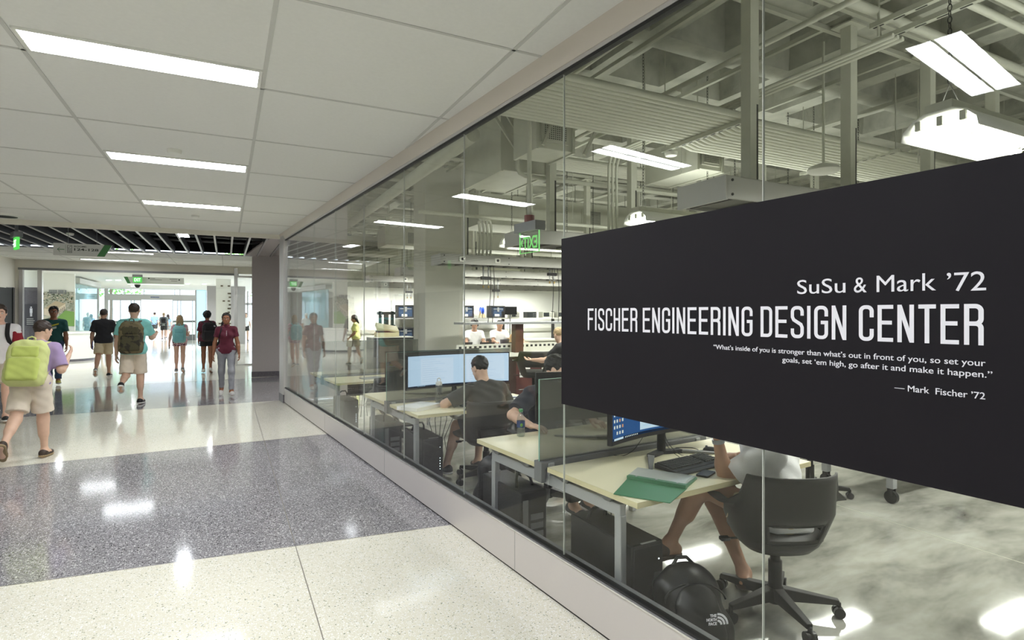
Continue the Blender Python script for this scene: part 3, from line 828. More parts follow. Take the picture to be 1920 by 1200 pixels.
# dark open plenum above the baffles
pl = MB(); A0, A1, B0, B1 = -5.2, 1.55, 11.62, 16.18
P = [W(a, b, z) for z in (CEIL+.05, 3.95) for a, b in ((A0, B0), (A1, B0), (A1, B1), (A0, B1))]
pl.add(P, [(0, 1, 5, 4), (1, 2, 6, 5), (2, 3, 7, 6), (3, 0, 4, 7), (4, 5, 6, 7)])
struct('ceiling.003', pl, M['plenum'])
mb = MB()
mb.bar(W(-5.2, 11.585, 3.11), W(1.62, 11.585, 3.11), .07, .09, m=M['cream_paint'])
mb.bar(W(-5.2, 16.2, 3.15), W(3.3, 16.2, 3.15), .04, .03, m=M['bright_alu'])
struct('trim_3', mb, None)
for k in range(20):
    a = -4.85+.31*k
    mb = MB(); L0, L1 = 11.64, 16.17
    mb.box((-.018, 0, .012), (.018, L1-L0, .17), M['slat']); mb.box((-.018, 0, 0), (.018, L1-L0, .012), M['alu'])  # light catching the slat's lower edge is put into its pale colour
    solo('ceiling_baffle', mb, None, 'dark grey ceiling baffle, light on its lower edge painted pale, across the black opening', 'ceiling baffle', W(a, L0, CEIL-.02), -DEL, 'parallel baffles in the open black ceiling strip')
mb = MB()                                # rails above the baffles
for b in (12.4, 13.3, 14.2, 15.1): mb.bar(W(-5, b, CEIL+.2), W(2.4, b, CEIL+.2), .04, .04)
struct('trim_4', mb, M['silver_dark'])

# walls of the corridor
def wall_ab(name, a0, b0, a1, b1, z0, z1, m, t=.12, **kw):
    mb = MB(); p, q = W(a0, b0), W(a1, b1); d = (q-p).normalized(); n = Vector((-d.y, d.x, 0))*t
    c = (p+q)/2; vs = [v-Vector((c.x, c.y, 0)) for v in (p, q, q+n, p+n)]
    mb.add([(v.x, v.y, z0) for v in vs]+[(v.x, v.y, z1) for v in vs], [(3, 2, 1, 0), (4, 5, 6, 7), (0, 1, 5, 4), (1, 2, 6, 5), (2, 3, 7, 6), (3, 0, 4, 7)])
    return struct(name, mb, m, loc=(c.x, c.y, 0), **kw)
wall_ab('wall_left', -5.17, -8, -5.17, 15.2, 0, 3.3, M['white_paint'])
wall_ab('wall_left.001', -5.17, 15.2, -5.17, 20.0, 2.36, 3.3, M['cream_paint'])
wall_ab('wall_left.002', -5.17, 15.2, -5.17, 17.9, 0, 2.36, M['granite'])
wall_ab('wall_left.003', -5.17, 19.75, -5.17, 20.0, 0, 2.36, M['granite'])
wall_ab('wall_back', -12, -8, 2.6, -8, 0, 3.3, M['white_paint'], t=-.12)
mb = MB(); mb.box((-.04, 0, 0), (.02, 1.85, 2.33), M['dark']); 
mb.box((.02, -.03, 0), (.035, .05, 2.36), M['black_gloss']); mb.box((.02, 1.8, 0), (.035, 1.88, 2.36), M['black_gloss'])
struct('door_1', mb, None, loc=W(-5.17, 17.9), rz=-DEL)

# glass wall of the lab
Y_END, Y_BEG = 11.1, -5.0
mb = MB(); mb.box((1.903, Y_BEG, .018), (1.985, Y_END, .275), M['plate']); mb.box((1.897, Y_BEG, .268), (1.915, Y_END, .277), M['bright_alu'])
for k in range(6): mb.box((1.9022, -1.93+2.49*k, .02), (1.904, -1.927+2.49*k, .27), M['silver_dark'])
mb.box((1.915, Y_BEG, 0), (1.985, Y_END, .018), M['gasket']); mb.box((1.912, Y_BEG, .275), (1.95, Y_END, .288), M['gasket'])
mb.box((1.955, Y_BEG, .275), (1.985, Y_END, .283), M['silver_dark'])
struct('baseboard_glass_wall', mb, None)
mb = MB(); mb.add([(1.868, Y_BEG, CEIL), (1.905, Y_BEG, 3.04), (1.95, Y_BEG, 3.04), (1.99, Y_BEG, CEIL), (1.868, Y_END+.42, CEIL), (1.905, Y_END+.42, 3.04), (1.95, Y_END+.42, 3.04), (1.99, Y_END+.42, CEIL)],
                  [(0, 1, 5, 4), (1, 2, 6, 5), (2, 3, 7, 6), (0, 3, 2, 1), (4, 5, 6, 7)], M['trim'])
mb.box((1.91, Y_BEG, 3.018), (1.95, Y_END, 3.04), M['alu']); mb.box((1.914, Y_BEG, 3.0), (1.946, Y_END, 3.018), M['gasket'])
struct('trim_5', mb, None)
mb = MB(); mb.box((1.93, Y_BEG, 3.04), (1.99, 11.2, 4.9)); struct('wall_glass_head', mb, M['concrete'])
ys = [1.318+1.247*k for k in range(-5, 8)]+[Y_END]
ys = [y for y in ys if y > Y_BEG and y <= Y_END]
for i in range(len(ys)-1):
    y0, y1 = ys[i], ys[i+1]
    mb = MB(); mb.box((0, .003, 0), (.012, y1-y0-.003, 2.73))
    o = struct('window_%d' % (i+1), mb, M['glass'], loc=(XG-.006, y0, .28))
    mb = MB(); mb.box((.001, -.0012, 0), (.011, .0030, 2.73)); struct('pane_edge', mb, M['seam'], parent=o)
mb = MB(); mb.rbox((1.885, 11.1, 0.15), (2.01, 11.52, CEIL), .012, M['alu']); mb.box((1.88, 11.09, 0), (2.02, 11.53, .15), M['granite'])
struct('column_end_post', mb, None)

# alcove and the grey pier beyond it
mb = MB(); mb.box((2.01, 11.22, 0), (3.10, 11.34, 4.9)); mb.box((2.98, 11.34, 0), (3.10, 16.2, 4.9)); struct('wall_alcove', mb, M['warm_grey'])
wall_ab('wall_pier', .60, 16.17, 2.3, 15.8, .14, CEIL+.4, M['warm_grey'], t=.75)
wall_ab('baseboard_pier', .592, 16.16, 2.3, 15.785, 0, .14, M['granite'], t=.76)
wall_ab('wall_alcove.001', 2.2, 15.95, 2.95, 15.95, 0, 3.3, M['warm_grey'])
mb = MB(); mb.bar(W(1.3, 11.6, CEIL+.03), W(.9, 16.2, CEIL+.03), .9, .04); struct('ceiling.004', mb, M['warm_grey'])

# portal at b = 20
mb = MB()
mb.box((-5.25, 0, 2.92), (3.4, .16, 3.3), M['cream_paint']); mb.box((-5.1, -.02, 2.86), (.36, .14, 2.92), M['silver_dark'])
mb.box((-5.08, -.02, 0), (-5.0, .12, 2.86), M['alu']); mb.box((-4.68, -.02, 0), (-4.58, .12, 2.86), M['bright_alu'])
mb.box((.23, -.03, 0), (.33, .12, 3.1), M['bright_alu']); mb.box((-5.25, 0, 0), (-5.08, .16, 2.92), M['cream_paint'])
struct('door_2', mb, None, loc=W(0, 20), rz=-DEL)
mb = MB(); mb.box((-5.0, .04, .02), (-4.68, .052, 2.86)); struct('window_20', mb, M['glass'], loc=W(0, 20), rz=-DEL)
mb = MB(); mb.box((.33, .04, .02), (1.6, .052, 2.8)); struct('window_21', mb, M['glass'], loc=W(0, 20), rz=-DEL)
mb = MB(); mb.box((.33, .02, 2.8), (1.6, .08, 2.86)); mb.box((.33, .02, 0), (1.6, .08, .04)); struct('trim_6', mb, M['bright_alu'], loc=W(0, 20), rz=-DEL)

# vestibule: left side
a_ = a_at(79, 20.6)
wall_ab('wall_vestibule', -5.3, 20.6, a_, 20.6, 0, 2.4, M['granite']); wall_ab('wall_vestibule.001', -5.3, 20.6, a_, 20.6, 2.4, 3.2, M['white_paint'])
wall_ab('wall_poster', -7.5, 26, a_at(140, 26), 26, 0, 3.2, M['white_paint'])
wall_ab('wall_far_left', -9.5, 20.6, -9.5, 40.5, 0, .4, M['white_paint'])
wall_ab('wall_far_left.001', -9.5, 20.6, -9.5, 40.5, 2.75, 3.2, M['white_paint'])
wall_ab('wall_far_left.002', -9.5, 20.6, -9.5, 27, .4, 2.75, M['white_paint'])
mb = MB()
for k in range(6): mb.box((-.03, k*2.7, .4), (.03, k*2.7+.07, 2.75))
mb.box((-.03, 0, 1.9), (.03, 13.5, 1.95)); mb.box((-.03, 0, .4), (.03, 13.5, .45)); mb.box((-.03, 0, 2.7), (.03, 13.5, 2.75))
struct('window_22', mb, M['silver'], loc=W(-9.5, 27), rz=-DEL)
mb = MB(); pts = [W(a, b) for a, b in ((a_at(141, 27.5), 27.5), (a_at(152, 28.5), 28.5), (a_at(166, 30), 30), (a_at(182, 32), 32))]
for i in range(3):
    p, q = pts[i], pts[i+1]; d = (q-p).normalized(); mb2 = MB(); mb2.bar((0, 0, 1.42), ((q-p).x*.99, (q-p).y*.99, 1.42), .012, 2.8)
    struct('window_%d' % (23+i), mb2, M['cyan_glass'], loc=p)
mb = MB(); mb.bar(pts[0]+Vector((0, 0, 2.95)), pts[1]+Vector((0, 0, 2.95)), .3, .2); mb.bar(pts[1]+Vector((0, 0, 2.95)), pts[3]+Vector((0, 0, 2.95)), .3, .2); struct('trim_7', mb, M['sign_grey'])
# vestibule: right side
wall_ab('wall_vestibule_right', a_at(388, 34), 34, a_at(460, 34), 34, 0, 3.2, M['grey_paint'])
# entrance front
BE = 40.5; u2a = lambda u: a_at(u, BE); zz = lambda v: z_at(270, v, BE)
ent = MB(); H0 = zz(538)
def post(u0, u1, z0=0, z1=H0, m=M['alu']): ent.box((u2a(u0), -.06, z0), (u2a(u1), .06, z1), m)
for u0, u1 in ((183, 186), (196, 203), (365.5, 368)): post(u0, u1)
for u in (233, 270, 328, 337.5): post(u-.6, u+.6, zz(552))
ent.box((u2a(198), -.1, zz(562)), (u2a(367), .1, zz(552)), M['alu']); ent.box((u2a(180), -.06, H0), (u2a(372), .06, 3.2), M['alu'])
for u in (211, 226, 246, 252, 264, 324, 333, 339, 361): post(u-.7, u+.7, 0, zz(562))
for u0, u1 in ((203, 265), (325, 366)):
    ent.box((u2a(u0), -.04, zz(605)), (u2a(u1), .04, zz(601.5)), M['silver_dark']); ent.box((u2a(u0), -.04, 0), (u2a(u1), .04, .35), M['silver_dark']); ent.box((u2a(u0), -.04, zz(563.5)), (u2a(u1), .04, zz(562)), M['alu'])
for u in (368, 387): post(u-.6, u+.6)
for a in (1.2, 2.4): ent.box((a, -.05, 0), (a+.1, .05, 3.1), M['alu'])
ent.box((u2a(405), -.05, 2.2), (3.3, .05, 2.35), M['alu'])
d3_ = struct('door_3', ent, None, loc=W(0, BE), rz=-DEL)
mb = MB()
for k in range(6): mb.box((u2a(283)+.075*k, -.104, zz(558.2)), (u2a(283)+.075*k+.055, -.1, zz(556)))
link('header_marks', mb, mat('header_ink', (70, 84, 130), .6), d3_)
for i, (u0, u1, z0, z1) in enumerate(((186, 196, .1, H0), (203, 264, zz(552), H0), (270, 328, zz(552), H0), (203, 264, .35, zz(563)), (325, 366, .35, zz(563)))):
    mb = MB(); mb.box((u2a(u0), -.005, z0), (u2a(u1), .005, z1)); struct('window_%d' % (30+i), mb, M['entry_glass'], loc=W(0, BE), rz=-DEL)
mb = MB(); mb.box((u2a(368), -.005, .1), (u2a(387), .005, H0)); struct('window_36', mb, M['cyan_glass'], loc=W(0, BE), rz=-DEL)
mb = MB(); mb.box((-12, -.1, 0), (u2a(183), .1, 3.2)); struct('wall_entrance', mb, M['grey_paint'], loc=W(0, BE), rz=-DEL)
# outside
mb = MB(); ab_poly(mb, [(-60, 41), (-60, 56), (60, 56), (60, 41)], -.03, M['pave']); ab_poly(mb, [(-90, 56), (-90, 160), (90, 160), (90, 56)], -.03, M['grass']); ab_poly(mb, [(-60, -20), (-60, 41), (-12, 41), (-12, -20)], -.03, M['grass'])
struct('ground', mb, None)
def tree(name, loc, h, r, label, seed):
    rnd = random.Random(seed); mb = MB(); mb.tube([(0, 0, 0), (.05, 0, h*.3), (0, .05, h*.6)], .16, 8, r2=.08)
    t = thing(name, label, 'tree', loc); link('trunk', mb, mat('bark', (110, 96, 80), .9), t, smooth='all')
    mb = MB()
    for k in range(60):
        th = rnd.uniform(0, 2*PI); ph = rnd.uniform(-.4, 1); rr = r*rnd.uniform(.35, 1)
        c = Vector((math.cos(th)*rr*math.sqrt(1-ph*ph*.8), math.sin(th)*rr*math.sqrt(1-ph*ph*.8), h*.66+ph*r*.8)); s = r*rnd.uniform(.16, .3)
        for q in range(26):
            d = Vector((rnd.gauss(0, 1), rnd.gauss(0, 1), rnd.gauss(0, 1))).normalized(); p = c+d*s; e1 = Vector((rnd.gauss(0, 1), rnd.gauss(0, 1), rnd.gauss(0, 1))).normalized()*.14; e2 = d.cross(e1).normalized()*.09
            mb.add([p-e1, p+e2, p+e1, p-e2], [(0, 1, 2, 3)])
    link('foliage', mb, M['leaf'], t)
for k_, (a_, b_) in enumerate(((1.9, 12.3), (2.0, 13.6), (2.0, 14.9))):  # unseen lamps added over the alcove to brighten the grey pier
    mb = MB(); mb.lathe([(.11, -.005), (.13, 0)], n=20, m=M['white_plastic']); mb.lathe([(.10, -.008), (.105, -.004)], n=20, m=M['lit_strip'])
    dl_ = solo('downlight', mb, None, ['added fill light just inside the alcove beside the end post', 'middle added fill light of the alcove ceiling', 'added fill light of the alcove ceiling closest to the grey pier'][k_], 'downlight', W(a_, b_, CEIL-.02), smooth=True)
    ld = bpy.data.lights.new('downlight_lamp', 'SPOT'); ld.energy = 200; ld.spot_size = math.radians(140); ld.spot_blend = .6; ld.shadow_soft_size = .1
    lo = bpy.data.objects.new('downlight_lamp', ld); C.objects.link(lo); lo.parent = dl_; lo.location = (0, 0, -.03)
tree('tree', W(-9, 60), 7, 3.2, 'pale green tree beyond the paving outside the entrance doors', 1)
tree('tree.001', W(1, 66), 8, 3.6, 'tall tree standing on the lawn opposite the right-hand door leaves', 2)
tree('tree.002', W(-14, 33), 6, 2.6, 'leafy tree outside the vestibule side windows', 3)
tree('tree.003', W(-13.2, 38), 5.5, 2.2, 'small leafy tree close to the entrance corner outside the side windows', 4)

# lab shell
wall_ab('wall_lab_back', 1.7, 19.6, 16, 19.6, 0, 2.62, M['white_paint']); wall_ab('wall_lab_back.001', 1.7, 19.6, 16, 19.6, 2.62, 4.9, M['concrete'])
wall_ab('wall_lab_right', 14.6, -6, 14.6, 19.6, 0, 4.9, M['white_paint'], t=-.12)
wall_ab('wall_lab_front', 1.7, -5.2, 15, -5.2, 0, 4.9, M['white_paint'], t=-.12)
wall_ab('wall_lab_side', 1.78, 16.3, 1.78, 19.6, 0, 4.9, M['white_paint'])
mb = MB(); mb.bar(W(2.2, 19.57, 1.02), W(14.6, 19.57, 1.02), .05, .12); struct('trim_8', mb, M['column_paint'])
# coffered slab
sl = MB(); ZB, ZT, RW, CP = 4.30, 4.80, .24, .97
na, nb = 14, 27
for i in range(na):
    for j in range(nb):
        a0, b0 = 3.67-2*CP+CP*i, 4.27-10*CP+CP*j; a1, b1 = a0+CP, b0+CP; w, tp = RW/2, .10
        o = [(a0, b0), (a1, b0), (a1, b1), (a0, b1)]; q = [(a0+w, b0+w), (a1-w, b0+w), (a1-w, b1-w), (a0+w, b1-w)]; t = [(a0+w+tp, b0+w+tp), (a1-w-tp, b0+w+tp), (a1-w-tp, b1-w-tp), (a0+w+tp, b1-w-tp)]
        vs = [W(*p, ZB) for p in o]+[W(*p, ZB) for p in q]+[W(*p, ZT) for p in t]
        sl.add(vs, [(k, (k+1) % 4, 4+(k+1) % 4, 4+k) for k in range(4)]+[(4+k, 4+(k+1) % 4, 8+(k+1) % 4, 8+k) for k in range(4)]+[(8, 9, 10, 11)])
struct('ceiling_coffered', sl, M['concrete'])
# lab column
mb = MB(); ca0, ca1 = a_at(797, 9.75), a_at(868.5, 9.75); mb.rbox((ca0, 9.75, 0), (ca1, 10.45, 4.35), .012, M['column_paint'])
struct('column_lab', mb, None, rz=-DEL)

# ------------------------------------------------------------------ the black sign on the glass
XS = XG-.0085
t = thing('wall_sign', 'large black sign with white lettering stuck to the outside of the glass', 'sign', (XS, 2.579, 1.139), -PI/2)
mb = MB(); mb.box((0, -.0015, 0), (2.509, .0015, .934)); link('panel', mb, M['film'], t)
def sign_line(s, y_left, y_right, z, cap, off=0., space=1.):
    tm = text_mb(s, y_left-y_right, cap, off, None, 'LEFT', space)
    tm.xf(Matrix.Translation((2.579-y_left, -.0032, z-1.139))); link('lettering', tm, M['letter'], t)
sign_line('SuSu', 1.178, 1.011, 1.7195, .052); sign_line('&', .984, .945, 1.7185, .053); sign_line('Mark', .915, .754, 1.718, .055); sign_line('\u201972', .727, .636, 1.714, .056)
def arc(cx, cz, r, a0, a1, n=6):
    return [(cx+r*math.cos(math.radians(a0+(a1-a0)*k/n)), cz+r*math.sin(math.radians(a0+(a1-a0)*k/n))) for k in range(n+1)]
def glyph(ch, w, h, s):
    """stroke centre lines of a narrow block letter"""
    l, r, b, tp, m = s/2, w-s/2, s/2, h-s/2, h*.52; q = w*.30
    if ch == 'I': return [[(l, 0), (l, h)]]
    if ch == 'F': return [[(l, 0), (l, h)], [(l, tp), (w, tp)], [(l, m), (w*.9, m)]]
    if ch == 'E': return [[(l, 0), (l, h)], [(l, tp), (w, tp)], [(l, m), (w*.92, m)], [(l, b), (w, b)]]
    if ch == 'H': return [[(l, 0), (l, h)], [(r, 0), (r, h)], [(l, m), (r, m)]]
    if ch == 'N': return [[(l, 0), (l, h)], [(r, 0), (r, h)], [(l+s*.1, h-s*.4), (r-s*.1, s*.4)]]
    if ch == 'T': return [[(0, tp), (w, tp)], [(w/2, 0), (w/2, h)]]
    if ch == 'C': return [[(r, h*.66)]+arc(r-q, tp-q, q, 0, 90)+arc(l+q, tp-q, q, 90, 180)+arc(l+q, b+q, q, 180, 270)+arc(r-q, b+q, q, 270, 360)+[(r, h*.34)]]
    if ch == 'G': return [[(r, h*.68)]+arc(r-q, tp-q, q, 0, 90)+arc(l+q, tp-q, q, 90, 180)+arc(l+q, b+q, q, 180, 270)+arc(r-q, b+q, q, 270, 360)+[(r, h*.5), (w*.48, h*.5)]]
    if ch == 'D': return [[(l, 0), (l, h)], [(l, tp)]+arc(r-q, tp-q, q, 90, 0)+arc(r-q, b+q, q, 0, -90)+[(l, b)]]
    if ch == 'R': return [[(l, 0), (l, h)], [(l, tp)]+arc(r-q, tp-q, q, 90, 0)+arc(r-q, m+q, q, 0, -90)+[(l, m)], [(r-q, m)]+arc(r-q*.9, m-q*.9, q*.9, 90, 0)+[(r, 0)]]
    if ch == 'S': return [[(r, h*.70)]+arc(r-q, tp-q, q, 0, 90)+arc(l+q, tp-q, q, 90, 180)+[(l, h*.66), (l+w*.10, h*.57), (r-w*.10, h*.43), (r, h*.34)]+arc(r-q, b+q, q, 0, -90)+arc(l+q, b+q, q, 270, 180)+[(l, h*.30)]]
def ribbon(mb, pts, s, x0, z0, y):
    P = [Vector((p[0], p[1])) for p in pts]; P = [p for i, p in enumerate(P) if i == 0 or (p-P[i-1]).length > 1e-6]; L = []; R = []
    for i, p in enumerate(P):
        d0 = (p-P[i-1]).normalized() if i else None; d1 = (P[i+1]-p).normalized() if i < len(P)-1 else None
        d = (d0+d1).normalized() if d0 and d1 else (d0 or d1); n = Vector((-d.y, d.x)); k = 1/max(.5, d.dot(d1 or d0)); L.append(p+n*s/2*k); R.append(p-n*s/2*k)
    vs = [(x0+v.x, y, z0+v.y) for v in L+R]; n = len(P); mb.add(vs, [(i, n+i, n+i+1, i+1) for i in range(n-1)])
for wd, yl, yr in (('FISCHER', 2.343, 1.974), ('ENGINEERING', 1.939, 1.357), ('DESIGN', 1.323, 1.008), ('CENTER', .969, .641)):
    units = sum(.27 if c == 'I' else 1 for c in wd)+.25*(len(wd)-1); u = (yl-yr)/units; x = 2.579-yl; mb = MB()
    for c in wd:
        w = u*(.27 if c == 'I' else 1)
        for q_, pl_ in enumerate(glyph(c, w, .1145, .0122)): ribbon(mb, pl_, .0122, x, 1.5625-1.139, -.0032-.0004*q_)
        x += w+.25*u
    link('lettering', mb, M['letter'], t)
sign_line('\u201cWhat\u2019s inside of you is stronger than what\u2019s out in front of you, so set your', 1.537, .637, 1.5055, .019, .004)
sign_line('goals, set \u2018em high, go after it and make it happen.\u201d', 1.235, .622, 1.4745, .019, .004)
sign_line('\u2014 Mark  Fischer \u201972', .864, .638, 1.4145, .0195, .004)

# ------------------------------------------------------------------ task chairs
def make_chair(label, loc, rz, stool=False, group=None, base=.35):
    t = thing('task_chair', label, 'chair', loc, rz, group); sh = .22 if stool else 0.
    Z0, ZT, ZA = .37+sh, .81+sh, .675+sh; cols = 41; rowsN = 12; P = []
    def prof(th): # top height by angle from the back
        a = abs(th); return ZT if a < 56 else (ZT+(ZA-ZT)*min(1, (a-56)/9))
    for r in range(rowsN+1):
        f = r/rowsN; row = []
        for c in range(cols):
            th = -112+224*c/(cols-1); z = Z0+(prof(th)-Z0)*f; g = (z-Z0)/(ZT-Z0)
            s = .62+.38*min(1, g*2.0)**.6; a = math.radians(th)
            e = 2.6; ca, sa = math.cos(a), math.sin(a); k = 1/((abs(ca)**e+abs(sa)**e)**(1/e))
            x, y = .275*s*sa*k, -.245*s*ca*k-.05*max(0, g-.3)*max(0, ca)
            if abs(th) > 60 and f > .88: x += math.copysign(.085*(f-.88)/.12*min(1, (abs(th)-60)/8), x); z -= .03*(f-.88)/.12
            row.append((x, y, z))
        P.append(row)
    hole = lambda a, b: 2 <= a < 5 and 14 <= b < 26
    mb = MB(); mb.grid(P, skip=hole); link('seat_shell', mb, M['chair_plastic'], t, solid=.012, smooth='all')
    mb = MB(); rim = [P[2][b] for b in range(14, 27)]+[P[a][26] for a in (3, 4, 5)]+[P[5][b] for b in range(25, 13, -1)]+[P[a][14] for a in (4, 3, 2)]; mb.tube(rim, .009, 6, caps=False); link('hole_rim', mb, M['chair_black'], t, smooth='all')
    mb = MB(); n = 32; top = []; 
    for k in range(n):
        a = 2*PI*k/n; e = 3; ca, sa = math.cos(a), math.sin(a); q = 1/((abs(ca)**e+abs(sa)**e)**(1/e)); top.append((.225*ca*q, .02+.225*sa*q))
    mb.add([(x*.8, y*.8, .41+sh) for x, y in top]+[(x, y, .44+sh) for x, y in top]+[(x, y, .462+sh) for x, y in top]+[(x*.9, y*.9, .478+sh) for x, y in top], [(r*n+k, r*n+(k+1) % n, (r+1)*n+(k+1) % n, (r+1)*n+k) for r in range(3) for k in range(n)]+[list(range(n))[::-1], list(range(3*n, 4*n))])
    link('seat', mb, M['chair_plastic'], t, smooth=True)
    mb = MB(); mb.lathe([(.045, .05), (.045, .12), (.036, .13), (.036, .28+sh*.6), (.026, .285+sh*.6), (.026, .40+sh)], n=18); mb.box((-.1, -.12, .385+sh), (.1, .12, .415+sh)); link('column', mb, M['chair_black'], t, smooth=True)
    mb = MB(); mb.tube([(-.06, .02, .40+sh), (-.26, .03, .395+sh)], .006, 6); mb.box((-.30, .012, .385+sh), (-.25, .05, .402+sh)); link('lever', mb, M['chair_black'], t)
    if stool:
        mb = MB(); R = .2; pts = [(R*math.cos(2*PI*k/24), R*math.sin(2*PI*k/24), .3) for k in range(25)]; mb.tube(pts, .012, 8); mb.tube([(-R, 0, .3), (R, 0, .3)], .01, 6); link('foot_ring', mb, M['silver'], t, smooth='all')
    for k in range(5):
        a = 2*PI*k/5+base; c, s = math.cos(a), math.sin(a); R = .32
        mb = MB(); mb.bar((.035*c, .035*s, .10), (R*c, R*s, .082), .055, .07, m2 if False else (0, 0, 1), None, .032, .028); mb.tube([(R*c, R*s, .082), (R*c, R*s, .05)], .012, 8); l = link('base_leg', mb, M['chair_black'], t, bevel=.004)
        mb = MB(); px, py = -s, c
        for w in (-.017, .017): mb.tube([(R*c+px*(w-.009), R*s+py*(w-.009), .029), (R*c+px*(w+.009), R*s+py*(w+.009), .029)], .029, 16)
        mb.tube([(R*c-px*.02, R*s-py*.02, .029), (R*c+px*.02, R*s+py*.02, .029)], .01, 8); w_ = link('caster', mb, M['caster'], l, smooth=True)
    return t
CH = make_chair('charcoal task chair under the man in white at the nearest desk', (2.90, 1.91, 0), math.radians(-28), base=math.radians(55))
def chair(label, loc, deg, group=None): return dup(CH, loc, math.radians(deg), label, group)
chair('task chair of the man in the charcoal shirt at the second bench', (2.74, 4.93, 0), -10)
chair('task chair of the person in navy facing the camera behind the frosted divider', (2.86, 4.04, 0), 172)
chair('empty task chair rolled up to the far side of the second bench', (2.55, 6.95, 0), 176)
chair('empty task chair at the third bench near the end of the glass', (2.75, 7.55, 0), 10)
chair('empty task chair behind the man in white, partly under the sign edge', (5.0, 2.95, 0), 40)
ST = make_chair('empty tall task stool pulled up to the maroon island bench', (5.3, 7.9, 0), math.radians(-30), True)
dup(ST, (5.38, 6.86, 0), math.radians(20), 'tall task stool under the person in black at the island bench')

# ------------------------------------------------------------------ benches with frosted dividers
def make_bench(label, y0):
    L = 1.48; t = thing('bench_desk', label, 'desk', (1.972, y0, 0), 0, 'double benches along the glass')
    for a, b in ((0, .76), (.90, 1.66)):
        mb = MB(); mb.box((0, a, .694), (L, b, .7225), M['lam_edge']); mb.add([(0, a, .7235), (L, a, .7235), (L, b, .7235), (0, b, .7235)], [(0, 1, 2, 3)], M['laminate']); link('worktop', mb, None, t)
    for x in (.055, L-.10):
        mb = MB(); mb.box((x-.02, .16, .60), (x+.02, 1.50, .665)); mb.box((x-.022, .79, .60), (x+.022, .87, .735)); link('end_beam', mb, M['silver'], t, bevel=.004)
        for y in (.18, 1.48):
            mb = MB(); mb.box((x-.02, y-.025, 0), (x+.02, y+.025, .605)); link('leg', mb, M['silver'], t, bevel=.004)
        for y in (.25, .62, 1.04, 1.41):
            mb = MB(); mb.add([(x-.03, y-.02, .66), (x+.03, y-.02, .66), (x+.05, y-.06, .694), (x-.05, y-.06, .694), (x-.03, y+.02, .66), (x+.03, y+.02, .66), (x+.05, y+.06, .694), (x-.05, y+.06, .694)], [(0, 1, 2, 3), (7, 6, 5, 4), (0, 4, 5, 1), (1, 5, 6, 2), (2, 6, 7, 3), (3, 7, 4, 0)]); link('bracket', mb, M['silver_dark'], t)
    mb = MB(); mb.box((.05, .80, .60), (L-.1, .86, .66)); link('long_beam', mb, M['silver_dark'], t)
    mb = MB(); mb.box((0, .80, .70), (L, .87, .742)); mb.box((-.02, .795, .62), (.015, .875, .745)); link('divider_rail', mb, M['silver_dark'], t, bevel=.003)
    mb = MB(); mb.box((-.008, .829, .742), (L, .841, 1.245)); d = link('divider', mb, M['smoke_glass'], t)
    mb = MB(); mb.box((-.0095, .829, .742), (-.008, .841, 1.245)); mb.box((-.0095, .829, 1.245), (L, .841, 1.2465)); link('glass_edge', mb, M['glass_edge'], d)
    mb = MB()
    for k in range(5): mb.tube([(.5+.05*k, .82, .69), (.45+.07*k, .80, .5), (.5+.03*k, .78, .3), (.42+.05*k, .7, .12)], .004, 5)
    link('cable_bundle', mb, M['cable'], t, smooth='all')
    return t
BN = make_bench('nearest cream double bench, holding the open green binder', 2.03)
dup(BN, (1.972, 4.82, 0), 0, 'second cream double bench, carrying the big pale blue monitor')
dup(BN, (1.972, 7.61, 0), 0, 'third cream double bench near the far end of the glass')

